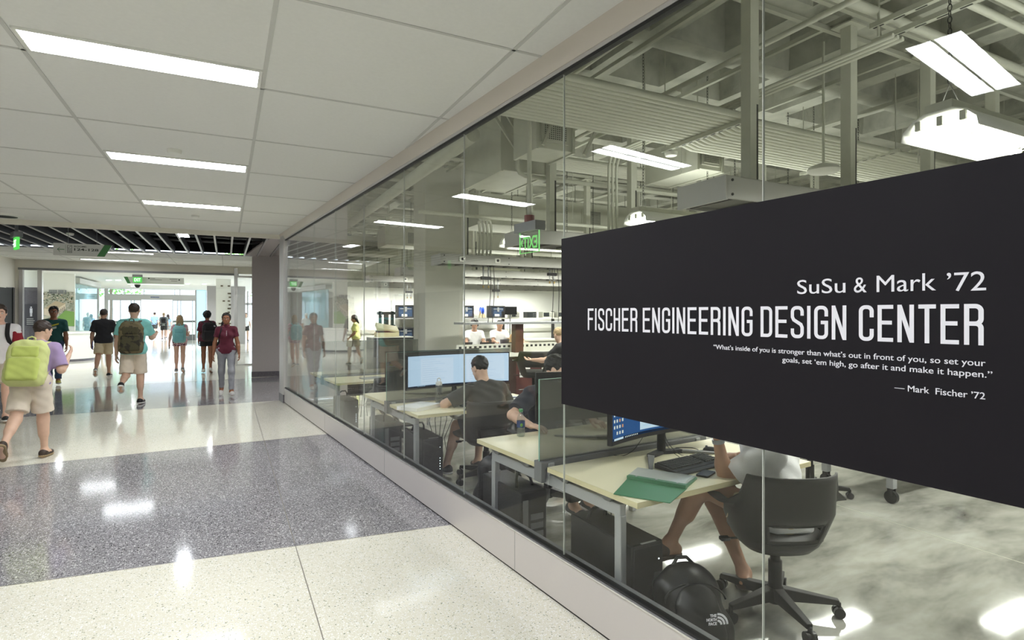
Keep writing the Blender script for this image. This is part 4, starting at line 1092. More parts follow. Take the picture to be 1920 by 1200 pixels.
# ------------------------------------------------------------------ curved monitors
def make_monitor(label, loc, rz, kind):
    t = thing('curved_monitor', label, 'monitor', loc, rz); Wd, Hh, z0, R, N = 1.205, .35, .155, 1.75, 40
    arcp = lambda s, d=0: ((R+d)*math.sin(s/R), (R+d)*math.cos(s/R)-R)      # convex side +y, viewer on -y
    def sheet(x0, x1, zz0, zz1, d, n=None):
        n = n or max(2, int((x1-x0)/.03)); return [[(*arcp(x0+(x1-x0)*k/n, d), z) for k in range(n+1)] for z in (zz0, zz1)]
    mb = MB(); front = sheet(-Wd/2, Wd/2, z0, z0+Hh, -.012, N); back = sheet(-Wd/2, Wd/2, z0, z0+Hh, .018, N); n = N+1
    mb.grid(front); mb.grid([r[::-1] for r in back])
    ring = front[0]+front[1][::-1]; ringb = back[0]+back[1][::-1]; m_ = len(ring); mb.add(ring+ringb, [(k, m_+k, m_+(k+1) % m_, (k+1) % m_) for k in range(m_)])
    mb.box((-.16, .005, z0+.08), (.16, .05, z0+.27)); link('bezel', mb, M['soft_black'], t)
    b = .011
    def patch(name, x0, x1, za, zb, m, par, d=-.0132):
        mb = MB(); mb.grid(sheet(x0, x1, za, zb, d)); return link(name, mb, m, par)
    X0, X1, Z0, Z1 = -Wd/2+b, Wd/2-b, z0+.024, z0+Hh-b
    if kind == 'desktop':
        s = patch('screen', X0, X1, Z0, Z1, M['scr_blue'], t); patch('taskbar', X0, X1, Z0, Z0+.016, M['scr_bar'], s, -.0138); patch('taskbar_search', X0+.015, X0+.12, Z0+.002, Z0+.014, M['scr_win'], s, -.0144)
        mb = MB()
        for r in range(8):
            for c in range(4):
                if (r*7+c*3) % 11 == 0: continue
                x = X0+.012+.031*c; z = Z0+.035+.036*r; mb.grid(sheet(x, x+.016, z, z+.018, -.0139, 1), m=M['scr_icon'] if (r+c) % 4 else M['scr_icon2'])
        for k in range(8): mb.grid(sheet(X0+.14+.018*k, X0+.149+.018*k, Z0+.004, Z0+.012, -.0144, 1), m=M['scr_icon'])
        link('icons', mb, None, s)
        patch('window_panel', X0+.30, X0+.74, Z0+.028, Z1-.01, M['scr_win'], s, -.0138); patch('window_panel', X0+.745, X1-.02, Z0+.028, Z1-.03, M['scr_pale2'], s, -.0138)
        mb = MB()
        for k in range(12): mb.grid(sheet(X0+.33, X0+.5+.15*((k*5) % 7)/7, Z0+.05+.022*k, Z0+.053+.022*k, -.0142, 4))
        link('text_lines', mb, M['scr_line'], s)
    else:
        s = patch('screen', X0, X1, Z0, Z1, M['scr_pale'], t); patch('taskbar', X0, X1, Z0, Z0+.012, M['scr_bar'] if kind == 'page' else M['scr_pale2'], s, -.0138)
        patch('window_panel', X0+.16, X0+.55, Z0+.02, Z1-.03, M['scr_pale2'], s, -.0138); patch('window_panel', X0+.70, X1-.05, Z0+.03, Z1-.02, M['scr_pale2'], s, -.0138)
        mb = MB()
        for k in range(11):
            for q in (.18, .74): mb.grid(sheet(X0+q, X0+q+.14+.18*((k*5) % 7)/7, Z0+.05+.022*k, Z0+.0525+.022*k, -.0142, 4))
        for k in range(5): mb.grid(sheet(X0+.12+.02*k, X0+.13+.02*k, Z0+.003, Z0+.010, -.0144, 1), m=None)
        link('text_lines', mb, M['scr_line'], s)
    mb = MB(); mb.tube([(0, .06, .02), (0, .06, .33)], .028, 14); mb.tube([(0, .06, .30), (0, .03, .30)], .03, 12); link('stand_column', mb, M['soft_black'], t, smooth=True)
    for sx in (-1, 1):
        mb = MB(); mb.bar((0, .07, .012), (sx*.14, .02, .014), .06, .022, m=M['soft_black'], w2=.05); mb.bar((sx*.13, .025, .014), (sx*.36, -.20, .008), .045, .016, m=M['silver_dark'], w2=.022, h2=.010); link('stand_foot', mb, None, t, bevel=.003)
    return t
make_monitor('curved ultrawide monitor with a dark blue desktop below the black sign', (2.80, 2.60, .7235), math.radians(0), 'desktop')
make_monitor('curved ultrawide monitor glowing pale blue behind the man in charcoal', (2.66, 5.44, .7235), math.radians(-2), 'page')
make_monitor('curved monitor seen from behind, beyond the frosted divider', (2.86, 3.24, .7235), math.radians(178), 'page')
make_monitor('curved monitor on the far half of the second bench', (2.70, 6.02, .7235), math.radians(180), 'plain')

# ------------------------------------------------------------------ computers under the benches
def make_pc(label, loc, rz, group=None):
    t = thing('computer_tower', label, 'computer', loc, rz, group); w, d, h = .21, .56, .455
    mb = MB(); mb.box((0, 0, .012), (w, d, h)); link('case', mb, M['pc'], t, bevel=.012)
    mb = MB(); mb.box((.008, -.006, .03), (w-.008, .002, h-.015)); fp = link('front_panel', mb, M['soft_black'], t, bevel=.004)
    mb = MB()
    for k in range(5): mb.box((.17, -.008, .15+.026*k), (.176, -.006, .158+.026*k))
    mb.box((.17, -.008, .36), (.176, -.006, .366)); link('indicator_lights', mb, M['led'], fp)
    mb = MB(); mb.box((.06, -.002, h+.0005), (.16, .010, h+.003)); link('top_badge', mb, M['silver'], t)
    mb = MB(); mb.tube([(.04, .44, h-.005), (.05, .42, h+.05), (.08, .38, h+.085), (.13, .38, h+.085), (.16, .42, h+.05), (.17, .44, h-.005)], .010, 6); link('carry_handle', mb, M['soft_black'], t, smooth='all')
    mb = MB()
    for k in range(4): mb.box((.02+.15*(k % 2), .05+.42*(k//2), 0), (.05+.15*(k % 2), .09+.42*(k//2), .014))
    link('foot', mb, M['dark'], t)
    mb = MB()
    for k in range(4): mb.box((.03, d-.001, .08+.06*k), (.13, d+.003, .12+.06*k))
    mb.box((.15, d-.001, .06), (.19, d+.003, .4)); link('rear_ports', mb, M['silver_dark'], t)
    return t
PC = make_pc('black tower computer on the floor inside the glass, beside the black backpack', (2.045, 2.14, 0), math.radians(-3))
dup(PC, (2.25, 3.72, 0), math.radians(178), 'black tower computer turned around below the water bottle end of the first bench')
dup(PC, (2.10, 5.02, 0), math.radians(-3), 'black tower computer under the second bench beside the seated man in charcoal')
dup(PC, (2.26, 6.50, 0), math.radians(178), 'black tower computer at the rear side of the second bench')
dup(PC, (2.10, 7.80, 0), 0, 'black tower computer under the third bench close to the glass')

# ------------------------------------------------------------------ things on the desks
ZD = .7235
t = thing('binder', 'open green folder with clear pages lying on the nearest desk corner', 'folder', (2.20, 2.15, ZD), math.radians(4))
bx, by = 2.20, 2.15
def binder_part(name, pts, z0, z1, m, par=t):
    a = math.radians(-4); mb = MB(); q = []
    for x, y in pts:
        x, y = x-bx, y-by; q.append((x*math.cos(a)-y*math.sin(a), x*math.sin(a)+y*math.cos(a)))
    n = len(q); mb.add([(x, y, z0) for x, y in q]+[(x, y, z1) for x, y in q], [list(range(n))[::-1], list(range(n, 2*n))]+[(k, (k+1) % n, n+(k+1) % n, n+k) for k in range(n)]); return link(name, mb, m, par)
binder_part('cover', [(1.958, 2.187), (2.10, 1.938), (2.352, 2.052), (2.212, 2.352)], .002, .006, M['green_folder'])
binder_part('back_cover', [(2.222, 2.352), (2.352, 2.056), (2.54, 2.145), (2.396, 2.432)], .002, .012, M['green_folder'])
binder_part('page', [(2.228, 2.362), (2.346, 2.07), (2.535, 2.153), (2.392, 2.440)], .013, .018, M['clear_page'])
binder_part('page', [(2.222, 2.358), (2.344, 2.074), (2.52, 2.160), (2.378, 2.445)], .0185, .0215, M['clear_page'])
sp = binder_part('spine', [(2.198, 2.345), (2.335, 2.048), (2.362, 2.060), (2.226, 2.357)], .006, .024, M['green_folder'])
mb = MB()
for f in (.15, .5, .85):
    x, y = 2.212+(2.349-2.212)*f-bx, 2.351+(2.054-2.351)*f-by; mb.lathe([(.006, .024), (.006, .027)], (x*math.cos(-.07)-y*math.sin(-.07), x*math.sin(-.07)+y*math.cos(-.07), 0), 10)
link('rivet', mb, M['silver'], sp)

def make_keyboard(label, loc, rz):
    t = thing('keyboard', label, 'keyboard', loc, rz); mb = MB(); mb.add([(-.225, -.085, 0), (.225, -.085, 0), (.225, .075, 0), (-.225, .075, 0), (-.225, -.085, .014), (.225, -.085, .014), (.225, .075, .030), (-.225, .075, .030)], [(3, 2, 1, 0), (4, 5, 6, 7), (0, 1, 5, 4), (1, 2, 6, 5), (2, 3, 7, 6), (3, 0, 4, 7)]); link('body', mb, M['soft_black'], t, bevel=.004)
    mb = MB()
    for r in range(6):
        y = -.055+.0205*r; z = .014+(y+.085)*.1
        for c in range(21):
            if (r == 0 and 3 < c < 9) or c in (14, 18 - 1 if False else 99): continue
            x = -.213+.0203*c; mb.box((x, y, z), (x+.0165, y+.0165, z+.009))
        if r == 0: mb.box((-.213+.0203*4, y, z), (-.213+.0203*9-.004, y+.0165, z+.009))
    link('keys', mb, M['key'], t, bevel=.0015)
    mb = MB(); mb.rbox((-.225, -.135, 0), (.225, -.087, .012), .012, axis=2); link('wrist_rest', mb, M['soft_black'], t, bevel=.004); return t
make_keyboard('black keyboard between the green binder and the raised forearm', (2.735, 2.375, ZD), math.radians(3))
make_keyboard('black keyboard in front of the man in the charcoal shirt', (2.75, 5.14, ZD), math.radians(-2))
def make_mouse(label, loc, rz):
    t = thing('mouse', label, 'mouse', loc, rz); mb = MB(); mb.sphere((0, 0, .008), (.032, .055, .028), 10); mb.v = [(x, y, max(z, 0)) for x, y, z in mb.v]; link('body', mb, M['soft_black'], t, smooth='all')
    mb = MB(); mb.lathe([(.008, -.004), (.008, .004)], (0, .03, .034), 12, axis=0); link('wheel', mb, M['silver_dark'], t)
make_mouse('black mouse under the hand of the man in white', (3.03, 2.33, ZD), .1)
make_mouse('small black mouse beside the monitor foot of the nearest desk', (3.12, 2.52, ZD), .4)
t = thing('phone', 'small black phone lying by the elbow of the man in white', 'phone', (2.66, 2.185, ZD), math.radians(20)); mb = MB(); mb.rbox((-.068, -.035, 0), (.068, .035, .009), .01); link('body', mb, M['dark'], t); mb = MB(); mb.rbox((-.062, -.032, .009), (.062, .032, .0096), .008); link('screen', mb, M['black_gloss'], t)
def cable(name, pts, label, r=.0022):
    P = [Vector(p) for p in pts]; Q = []
    for i in range(len(P)-1):
        p0, p1, p2, p3 = P[max(i-1, 0)], P[i], P[i+1], P[min(i+2, len(P)-1)]
        for k in range(6):
            u = k/6; Q.append(.5*((2*p1)+(p2-p0)*u+(2*p0-5*p1+4*p2-p3)*u*u+(3*p1-p0-3*p2+p3)*u**3))
    Q.append(P[-1]); c = P[0].copy(); mb = MB(); mb.tube([q-c for q in Q], r, 6); return solo(name, mb, M['cable'], label, 'cable', c, smooth='all')
zc = ZD+.0025
cable('cable', [(2.83, 2.68, .93), (2.84, 2.64, .80), (2.88, 2.56, zc), (2.98, 2.52, zc), (3.06, 2.56, zc), (3.1, 2.66, zc), (3.0, 2.72, zc), (2.98, 2.62, zc), (3.1, 2.58, zc), (3.12, 2.52, zc+.005)], 'thin black cable curling on the desk behind the keyboard')
cable('cable.001', [(2.78, 2.67, .92), (2.80, 2.60, .78), (2.82, 2.52, zc), (2.76, 2.46, zc), (2.74, 2.45, zc+.02)], 'black keyboard cable hanging from the nearest monitor')
cable('cable.002', [(2.62, 2.63, .88), (2.58, 2.68, .78), (2.55, 2.75, zc), (2.50, 2.79, zc)], 'short black cable behind the lower edge of the nearest monitor')
cable('cable.003', [(2.66, 5.48, .90), (2.70, 5.42, .78), (2.74, 5.34, zc), (2.72, 5.24, zc+.01)], 'black cable below the pale blue monitor')
# bottles
t = thing('water_bottle', 'small water bottle with green cap and blue label at the glass end of the desk', 'bottle', (2.30, 3.60, ZD)); prof = [(.026, 0), (.031, .006), (.031, .05), (.029, .058), (.031, .066), (.031, .12), (.029, .135), (.020, .165), (.0125, .178), (.0125, .188)]
mb = MB(); mb.lathe(prof, n=24); link('body', mb, M['water'], t, smooth='all'); mb = MB(); mb.lathe([(.0316, .07), (.0316, .118)], n=24); mb.f = mb.f[:-2]; mb.m = mb.m[:-2]; link('label', mb, M['label_blue'], t, smooth='all')
mb = MB(); mb.sphere((-.012, -.0285, .09), (.012, .006, .014), 8); link('leaf_mark', mb, M['lime'], t); mb = MB(); mb.lathe([(.0155, .186), (.0155, .203), (.014, .206)], n=20); link('cap', mb, M['green_cap'], t, smooth=True)
mb = MB(); mb.lathe([(.024, .003), (.029, .008), (.029, .048), (.027, .058), (.029, .066), (.029, .07)], n=20); link('water', mb, glass('bottle_water', (.86, .9, .88), .05, 220, .03), t, smooth='all')
t = thing('drink_bottle', 'tall clear drink bottle with a ring cap in front of the pale blue monitor', 'bottle', (2.407, 5.33, ZD)); prof = [(.032, 0), (.037, .005), (.037, .17), (.036, .18), (.030, .195)]
mb = MB(); mb.lathe(prof, n=24); link('body', mb, M['water'], t, smooth='all'); mb = MB(); mb.lathe([(.032, .193), (.034, .20), (.032, .225), (.02, .232)], n=24); mb.tube([(.018*math.cos(k*PI/8), 0, .247+.018*math.sin(k*PI/8)) for k in range(17)], .005, 8); link('cap', mb, M['white_plastic'], t, smooth=True)
mb = MB()
for k, (x, w, z) in enumerate(((-.022, .018, .10), (-.002, .014, .103), (.012, .012, .10))): mb.box((x, -.0385, z), (x+w*.5, -.036, z+.02)); mb.box((x, -.0385, z), (x+w, -.036, z+.004))
link('print', mb, M['dark'], t)
def book(label, loc, rz, size, m, name='notebook', cat='book'):
    t = thing(name, label, cat, loc, rz); w, d, h = size; mb = MB(); mb.box((0, 0, 0), (w, d, .003)); mb.box((0, 0, h-.003), (w, d, h)); mb.box((0, 0, 0), (.004, d, h)); link('cover', mb, m, t); mb = MB(); mb.box((.004, .004, .003), (w-.005, d-.004, h-.003)); link('pages', mb, M['paper'], t); return t
book('thick white paper pad on the second bench beside the glass', (2.03, 4.99, ZD), math.radians(28), (.36, .25, .035), M['paper'])
t = thing('paper_sheet', 'white paper with a dark pen on it beside the man in charcoal', 'paper', (3.18, 5.12, ZD), .1); mb = MB(); mb.box((0, 0, 0), (.22, .29, .002)); link('sheet', mb, M['paper'], t); mb = MB(); mb.tube([(.06, .17, .007), (.18, .12, .007)], .005, 8); link('pen', mb, M['label_blue'], t)
book('thin pale notebook on the third bench near the glass', (2.4, 7.8, ZD), .1, (.3, .21, .012), M['silver'])
# floor bags
def floor_bag(label, loc, rz, lean, w, h, d, m, name='backpack'):
    t = thing(name, label, 'backpack', loc, rz); le = math.radians(lean); tu = V(0, math.sin(le), math.cos(le)); X = V(1, 0, 0); tf = V(0, math.cos(le), -math.sin(le))
    pr = [cone(X*-(w*.28)+tu*.10, X*(w*.28)+tu*.10, .10, k=.06), cone(tu*.12, tu*(h-.14), w*.50, w*.42, k=.06, flat=(tf, d/w)), cone(X*-(w*.2)+tu*(h-.12), X*(w*.2)+tu*(h-.12), .085, k=.06)]
    sdf_obj('bag_body', [sdf(pr, .008, noise=(.005, 18., 4.), cuts=[(V(0, 0, .004), V(0, 0, -1))])], m, t)
    pk = [cone(tu*.12-tf*d*.42, tu*(h*.52)-tf*d*.46, w*.36, w*.30, k=.04, flat=(tf, .28))]
    sdf_obj('front_pocket', [sdf(pk, .007, noise=(.003, 30., 1.), cuts=[(V(0, 0, .006), V(0, 0, -1))])], m, t)
    mb = MB(); mb.tube([tuple(X*.05*c+tu*(h-.05+s)-tf*.01) for c, s in ((-1.3, 0), (-1.1, .05), (-.5, .085), (.5, .085), (1.1, .05), (1.3, 0))], .010, 8); link('grab_handle', mb, M['dark'], t, smooth='all')
    for s in (-1, 1):
        mb = MB(); mb.grid([[tuple(X*(s*(.1+.03*f)+q)+tu*(h*.92-h*.8*f)+tf*(d*.5+.03*math.sin(f*PI))) for q in (-.03, .03)] for f in [k/8 for k in range(9)]]); link('shoulder_strap', mb, M['dark'], t, solid=.012, smooth=True)
    mb = MB(); mb.tube([tuple(X*(w*.42*math.sin(k*PI/10-PI/2))+tu*(h*.60+.2*h*math.cos(k*PI/10-PI/2))-tf*(d*.40)) for k in range(11)], .005, 6); link('zip', mb, M['dark'], t, smooth='all')
    return t
bag_m = mat('black_nylon_bag', (18, 18, 19), .4)
T = floor_bag('black backpack with a small white logo slumped on the floor inside the glass', (2.19, 1.86, 0), math.radians(-24), 22, .37, .40, .24, bag_m)
fl = math.radians(16)
lg = MB()
for s, z, w, h in (('THE', .040, .032, .013), ('NORTH', .022, .050, .013), ('FACE', .004, .040, .013)):
    q = text_mb(s, w, h, .03, None, 'RIGHT'); q.xf(Matrix.Translation((0, 0, z))); lg.add(q.v, q.f)
for r in (.018, .033, .048):
    pts = [(.004+r*math.sin(k*PI/12), .004+r*math.cos(k*PI/12)) for k in range(7)]; ribbon(lg, pts, .010, 0, 0, 0)
lg.xf(Matrix.Translation((.05, -.115, .20)) @ Matrix.Rotation(-fl*.3, 4, 'X')); link('logo', lg, M['letter'], T)
t = thing('green_bottle', 'lime green drink bottle with a grey cap beside the slumped black backpack', 'bottle', (2.36, 1.60, .02), 0, rot=(math.radians(80), 0, math.radians(60)))
mb = MB(); mb.lathe([(.03, 0), (.034, .01), (.034, .14), (.026, .165)], n=20); link('body', mb, M['lime'], t, smooth=True); mb = MB(); mb.lathe([(.028, .163), (.028, .195), (.02, .205)], n=20); link('cap', mb, M['silver_dark'], t, smooth=True)
t.location.z = .036
floor_bag('black backpack on the floor between the charcoal man and the water bottle desk', (2.42, 4.18, 0), math.radians(150), 10, .34, .46, .24, bag_m)

# cart hidden by the sign but for one wheeled leg
t = thing('equipment_cart', 'grey wheeled cart, one leg and caster showing below the sign', 'cart', W(5.17, 2.9), -DEL)
for x in (0, 1.1):
    for y in (0, .6):
        mb = MB(); mb.box((x-.03, y-.03, .13), (x+.03, y+.03, .8)); l = link('leg', mb, M['silver'], t, bevel=.004)
        mb = MB(); mb.tube([(x-.018, y, .055), (x+.018, y, .055)], .055, 16); mb.box((x-.03, y-.02, .06), (x-.02, y+.02, .13)); mb.box((x+.02, y-.02, .06), (x+.03, y+.02, .13)); link('caster', mb, M['caster'], l, smooth=True)
mb = MB(); mb.box((-.05, -.05, .8), (1.15, .65, .84)); link('top', mb, M['bench_top'], t); mb = MB(); mb.box((0, 0, .22), (1.1, .6, .25)); link('shelf', mb, M['silver'], t)

# ------------------------------------------------------------------ island benches further back
def at(u, v, F):
    q = (u-960)/1060.0; return Vector(((_S+q*_C)*F, (_C-q*_S)*F, CAM_H+(588-v)/1060.0*F))
t = thing('island_bench', 'tall island bench with maroon base, white top and long overhead shelf', 'bench', (4.35, 8.35, 0))
mb = MB(); mb.box((0, 0, .90), (4.2, .85, .94)); link('worktop', mb, M['bench_top'], t, bevel=.004)
for x0, x1 in ((.95, 1.5), (2.6, 3.2)):
    mb = MB(); mb.box((x0, .1, 0.02), (x1, .75, .90)); c = link('base_cabinet', mb, M['maroon_cab'], t, bevel=.004)
    mb = MB(); mb.box((x0+.05, .085, .3), (x0+.5, .1, .31)); mb.box((x0+.05, .085, .78), (x0+.3, .1, .79)); link('handle', mb, M['bright_alu'], c)
for x in (.05, 4.1):
    mb = MB(); mb.box((x, .1, 0), (x+.06, .75, .9)); link('leg', mb, M['silver_dark'], t)
mb = MB(); mb.box((1.10, .36, .94), (1.27, .50, 1.47)); mb.box((2.85, .36, .94), (3.02, .50, 1.47)); link('shelf_post', mb, M['maroon_cab'], t)
mb = MB(); mb.box((0, .25, 1.46), (4.2, .65, 1.50)); link('shelf', mb, M['silver'], t, bevel=.003)
mb = MB(); mb.box((0, .55, .94), (4.2, .57, 1.10), M['bench_top'])
for k in range(40): mb.box((.05+.1*k, .547, 1.03), (.10+.1*k, .55, 1.07), M['dark'])
link('socket_strip', mb, None, t)
mb = MB(); mb.box((1.02, .09, .52), (1.24, .0985, .82)); link('notice', mb, M['paper'], t)
def table(label, loc, size, rz=0., m=None, name='work_table'):
    t = thing(name, label, 'table', loc, rz); w, d, h = size; mb = MB(); mb.box((0, 0, h-.03), (w, d, h)); link('tabletop', mb, m or M['bench_top'], t)
    for x in (.04, w-.04):
        for y in (.04, d-.04): mb = MB(); mb.box((x-.02, y-.02, 0), (x+.02, y+.02, h-.03)); link('leg', mb, M['silver_dark'], t)
    return t
table('white work table with laptops beyond the island bench', (5.55, 11.2, 0), (3.6, .8, .76), -DEL)
def laptop(label, loc, rz):
    t = thing('laptop', label, 'laptop', loc, rz); mb = MB(); mb.box((-.17, -.12, 0), (.17, .12, .018)); link('base', mb, M['silver_dark'], t); mb = MB(); mb.add([(-.17, .12, .012), (.17, .12, .012), (.17, .20, .23), (-.17, .20, .23), (-.17, .128, .012), (.17, .128, .012), (.17, .208, .23), (-.17, .208, .23)], [(0, 1, 2, 3), (7, 6, 5, 4), (0, 4, 5, 1), (1, 5, 6, 2), (2, 6, 7, 3), (3, 7, 4, 0)]); link('lid', mb, M['soft_black'], t)
for i, (u, l, rz) in enumerate(((914, 'open black laptop on the white table, below the dark-haired person', 150), (948, 'second open black laptop further along the white table', 200), (868, 'open laptop at the end of the white table next to the column', 170))):
    p = at(u, 640, 13.2); laptop(l, (p.x, p.y-.55 if False else p.y, .76), math.radians(rz))
# instrument bench
p0 = at(955, 600, 15.6); t = thing('instrument_bench', 'rear bench whose raised shelf carries a row of small instruments', 'bench', (p0.x, p0.y, 0), -DEL)
mb = MB(); mb.box((0, 0, .88), (5, .8, .92)); link('worktop', mb, M['bench_top'], t); mb = MB(); mb.box((0, .4, 1.5), (5, .75, 1.53)); link('shelf', mb, M['bench_top'], t)
for x in (.05, 1.7, 3.3): mb = MB(); mb.box((x, .5, .92), (x+.05, .6, 1.72)); link('shelf_post', mb, M['soft_black'], t)
mb = MB(); mb.box((.1, .1, 0), (4.9, .7, .88)); link('base', mb, M['column_paint'], t)
tops = ['small pale instrument at the near end of the rear shelf', 'dark faced instrument second along the rear shelf', 'wider instrument in the middle of the rear shelf', 'small pale instrument past the middle of the rear shelf', 'wide instrument beside the hanging cables on the rear shelf', 'dark instrument last in view on the rear shelf']
for k in range(6):
    w = (.26, .30, .38, .26, .4, .3)[k]; x = .28+.52*k; p = Vector((p0.x+(x)*math.cos(DEL)+.55*math.sin(DEL), p0.y-x*math.sin(DEL)+.55*math.cos(DEL), 1.53))
    q = thing('instrument', tops[k], 'instrument', p, -DEL, 'instruments on the rear shelf'); mb = MB(); mb.box((0, -.12, 0), (w, .14, .17)); link('case', mb, M['instrument'] if k not in (1, 5) else M['instr_dark'], q, bevel=.004)
    mb = MB(); mb.box((.02, -.124, .03), (w*.55, -.12, .15)); link('display', mb, M['instr_dark'], q); mb = MB()
    for i in range(4): mb.lathe([(.014, -.135), (.014, -.12)], (w*.65+.03*(i % 2)*2, 0, .05+.06*(i//2)), 8, axis=1)
    link('knobs', mb, M['silver_dark'], q)
t = thing('flat_screen', 'black flat screen on an arm in front of the white back wall', 'screen', at(957.5, 590, 15.95), math.radians(-6)); mb = MB(); mb.box((-.19, -.02, 0), (.19, .02, .23)); link('panel', mb, M['soft_black'], t, bevel=.006); mb = MB(); mb.box((-.175, -.0215, .015), (.175, -.02, .215)); link('glass', mb, M['black_gloss'], t); mb = MB(); mb.box((-.015, .02, -.70), (.015, .05, .12)); link('arm', mb, M['silver_dark'], t)
# printer shelves against the back wall
def wire_shelf(label, a, b, L):
    t = thing('wire_shelf', label, 'shelf', W(a, b), -DEL)
    for x in (0, L):
        for y in (0, .45): mb = MB(); mb.tube([(x, y, 0), (x, y, 2.1)], .013, 8); link('post', mb, M['silver'], t, smooth='all')
    for z in (.3, .74, 1.5):
        mb = MB(); mb.box((-.01, -.01, z-.03), (L+.01, .46, z)); link('shelf', mb, M['bright_alu'], t)
    return t
a0 = a_at(738, 18.9); wire_shelf('wire shelf with printers between the woman in yellow and the square column', a0, 18.75, 1.75)
a1 = a_at(866, 18.9); wire_shelf('wire shelf to the far side of the square column, with a blue spool', a1, 18.75, 1.75)
def printer(label, a, z):
    t = thing('desktop_printer', label, '3D printer', W(a, 18.8, z), -DEL, 'boxy black printers on the wire shelves'); w, d, h = .58, .4, .44
    mb = MB()
    for x in (0, w-.05): mb.box((x, 0, 0), (x+.05, d, h))
    mb.box((0, 0, 0), (w, d, .05)); mb.box((0, 0, h-.05), (w, d, h)); mb.box((.05, d-.02, .05), (w-.05, d, h-.05)); link('frame', mb, M['soft_black'], t, bevel=.01)
    mb = MB(); mb.box((.05, .03, .05), (w-.05, .035, h-.05)); link('door', mb, M['bg_blue'], t)
    mb = MB(); mb.box((.16, -.004, .05), (.34, .03, .13)); link('tray', mb, M['instrument'], t); mb = MB(); mb.box((.1, .01, .30), (.5, .028, .33)); mb.box((.27, .008, .22), (.34, .03, .38)); link('print_head', mb, M['silver_dark'], t)
printer('printer on the upper shelf beside the shelf post, near the woman in yellow', a0+.1, 1.5); printer('printer on the upper shelf half hidden by the square column', a0+.85, 1.5)
printer('printer on the middle shelf below the first one, near the woman in yellow', a0+.1, .74); printer('printer on the middle shelf half hidden by the square column', a0+.85, .74)
printer('printer on the far shelf cut off by the square column edge', a1-.15, 1.5); printer('printer on the far shelf beyond the blue spool', a1+1.1, 1.5)
p = W(a1+.80, 18.95, 1.5); t = thing('filament_spool', 'bright blue filament spool on a brass stand on the far shelf', 'spool', p, -DEL); mb = MB(); mb.lathe([(.13, -.05), (.13, -.04), (.07, -.035), (.07, .035), (.13, .04), (.13, .05)], (0, 0, .26), 24, axis=0); link('spool', mb, M['blue_plastic'], t, smooth=True)
mb = MB()
for s in (-1, 1): mb.bar((s*.06, -.1, 0), (s*.06, 0, .26), .02, .02); mb.bar((s*.06, .1, 0), (s*.06, 0, .26), .02, .02)
link('stand', mb, M['gold'], t)
# black cabinet, open case, screen stand
pc = at(703, 640, 15.5); t = thing('black_cabinet', 'low black cabinet under the open beige case', 'cabinet', (pc.x, pc.y, 0), -DEL); mb = MB(); mb.box((-.1, 0, .05), (1.08, .6, .98)); link('body', mb, M['dark'], t, bevel=.01)
for k in range(2): mb = MB(); mb.box((-.08+.58*k, -.018, .08), (.47+.58*k, 0, .95)); d = link('door', mb, M['soft_black'], t, bevel=.004); mb = MB(); mb.box((.40+.12*k, -.04, .5), (.42+.12*k, -.018, .62)); link('handle', mb, M['silver'], d)
mb = MB(); mb.box((-.1, 0, .98), (1.08, .6, 1.0)); link('top', mb, M['bench_top'], t)
q = thing('open_case', 'open beige tool case with its lid raised, on the black cabinet', 'case', (pc.x+.1, pc.y+.1, 1.0), -DEL); mb = MB(); mb.box((0, 0, 0), (.62, .38, .12)); link('tray', mb, M['beige_case'], q, bevel=.015)
mb = MB(); mb.box((0, 0, 0), (.62, .38, .10)); mb.xf(Matrix.Translation((0, .05, .17)) @ Matrix.Rotation(math.radians(10), 4, 'Y') @ Matrix.Rotation(math.radians(22), 4, 'X')); link('lid', mb, M['beige_case'], q, bevel=.015); mb = MB(); mb.box((.03, .03, .12), (.59, .35, .17)); link('contents', mb, M['maroon_cab'], q)
ps = at(707, 640, 16.3); t = thing('screen_stand', 'tall dark teal bracket stand with two pale panels behind the open case', 'stand', (ps.x, ps.y, 0), -DEL)
mb = MB(); mb.box((.05, -.02, 1.22), (.13, .02, 1.72)); mb.box((.40, -.02, 1.22), (.48, .02, 1.72)); mb.box((.0, -.02, 1.62), (.53, .02, 1.70)); mb.box((.0, -.02, 1.24), (.53, .02, 1.32)); mb.box((.2, -.02, 1.24), (.33, .02, 1.7)); link('bracket', mb, M['teal_metal'], t)
mb = MB(); mb.box((.22, 0, .04), (.31, .06, 1.3)); link('column', mb, M['teal_metal'], t); mb = MB(); mb.box((0, -.25, 0), (.53, .35, .05)); link('base', mb, M['dark'], t)
t = thing('wall_screen', 'thin black wall screen seen edge-on beside the woman in yellow', 'screen', (3.115, 11.55, 1.28), 0); mb = MB(); mb.box((0.03, 0, 0), (.09, 1.1, .66)); link('panel', mb, M['dark'], t); mb = MB(); mb.box((-.02, .4, .2), (.03, .7, .5)); link('mount', mb, M['silver_dark'], t)
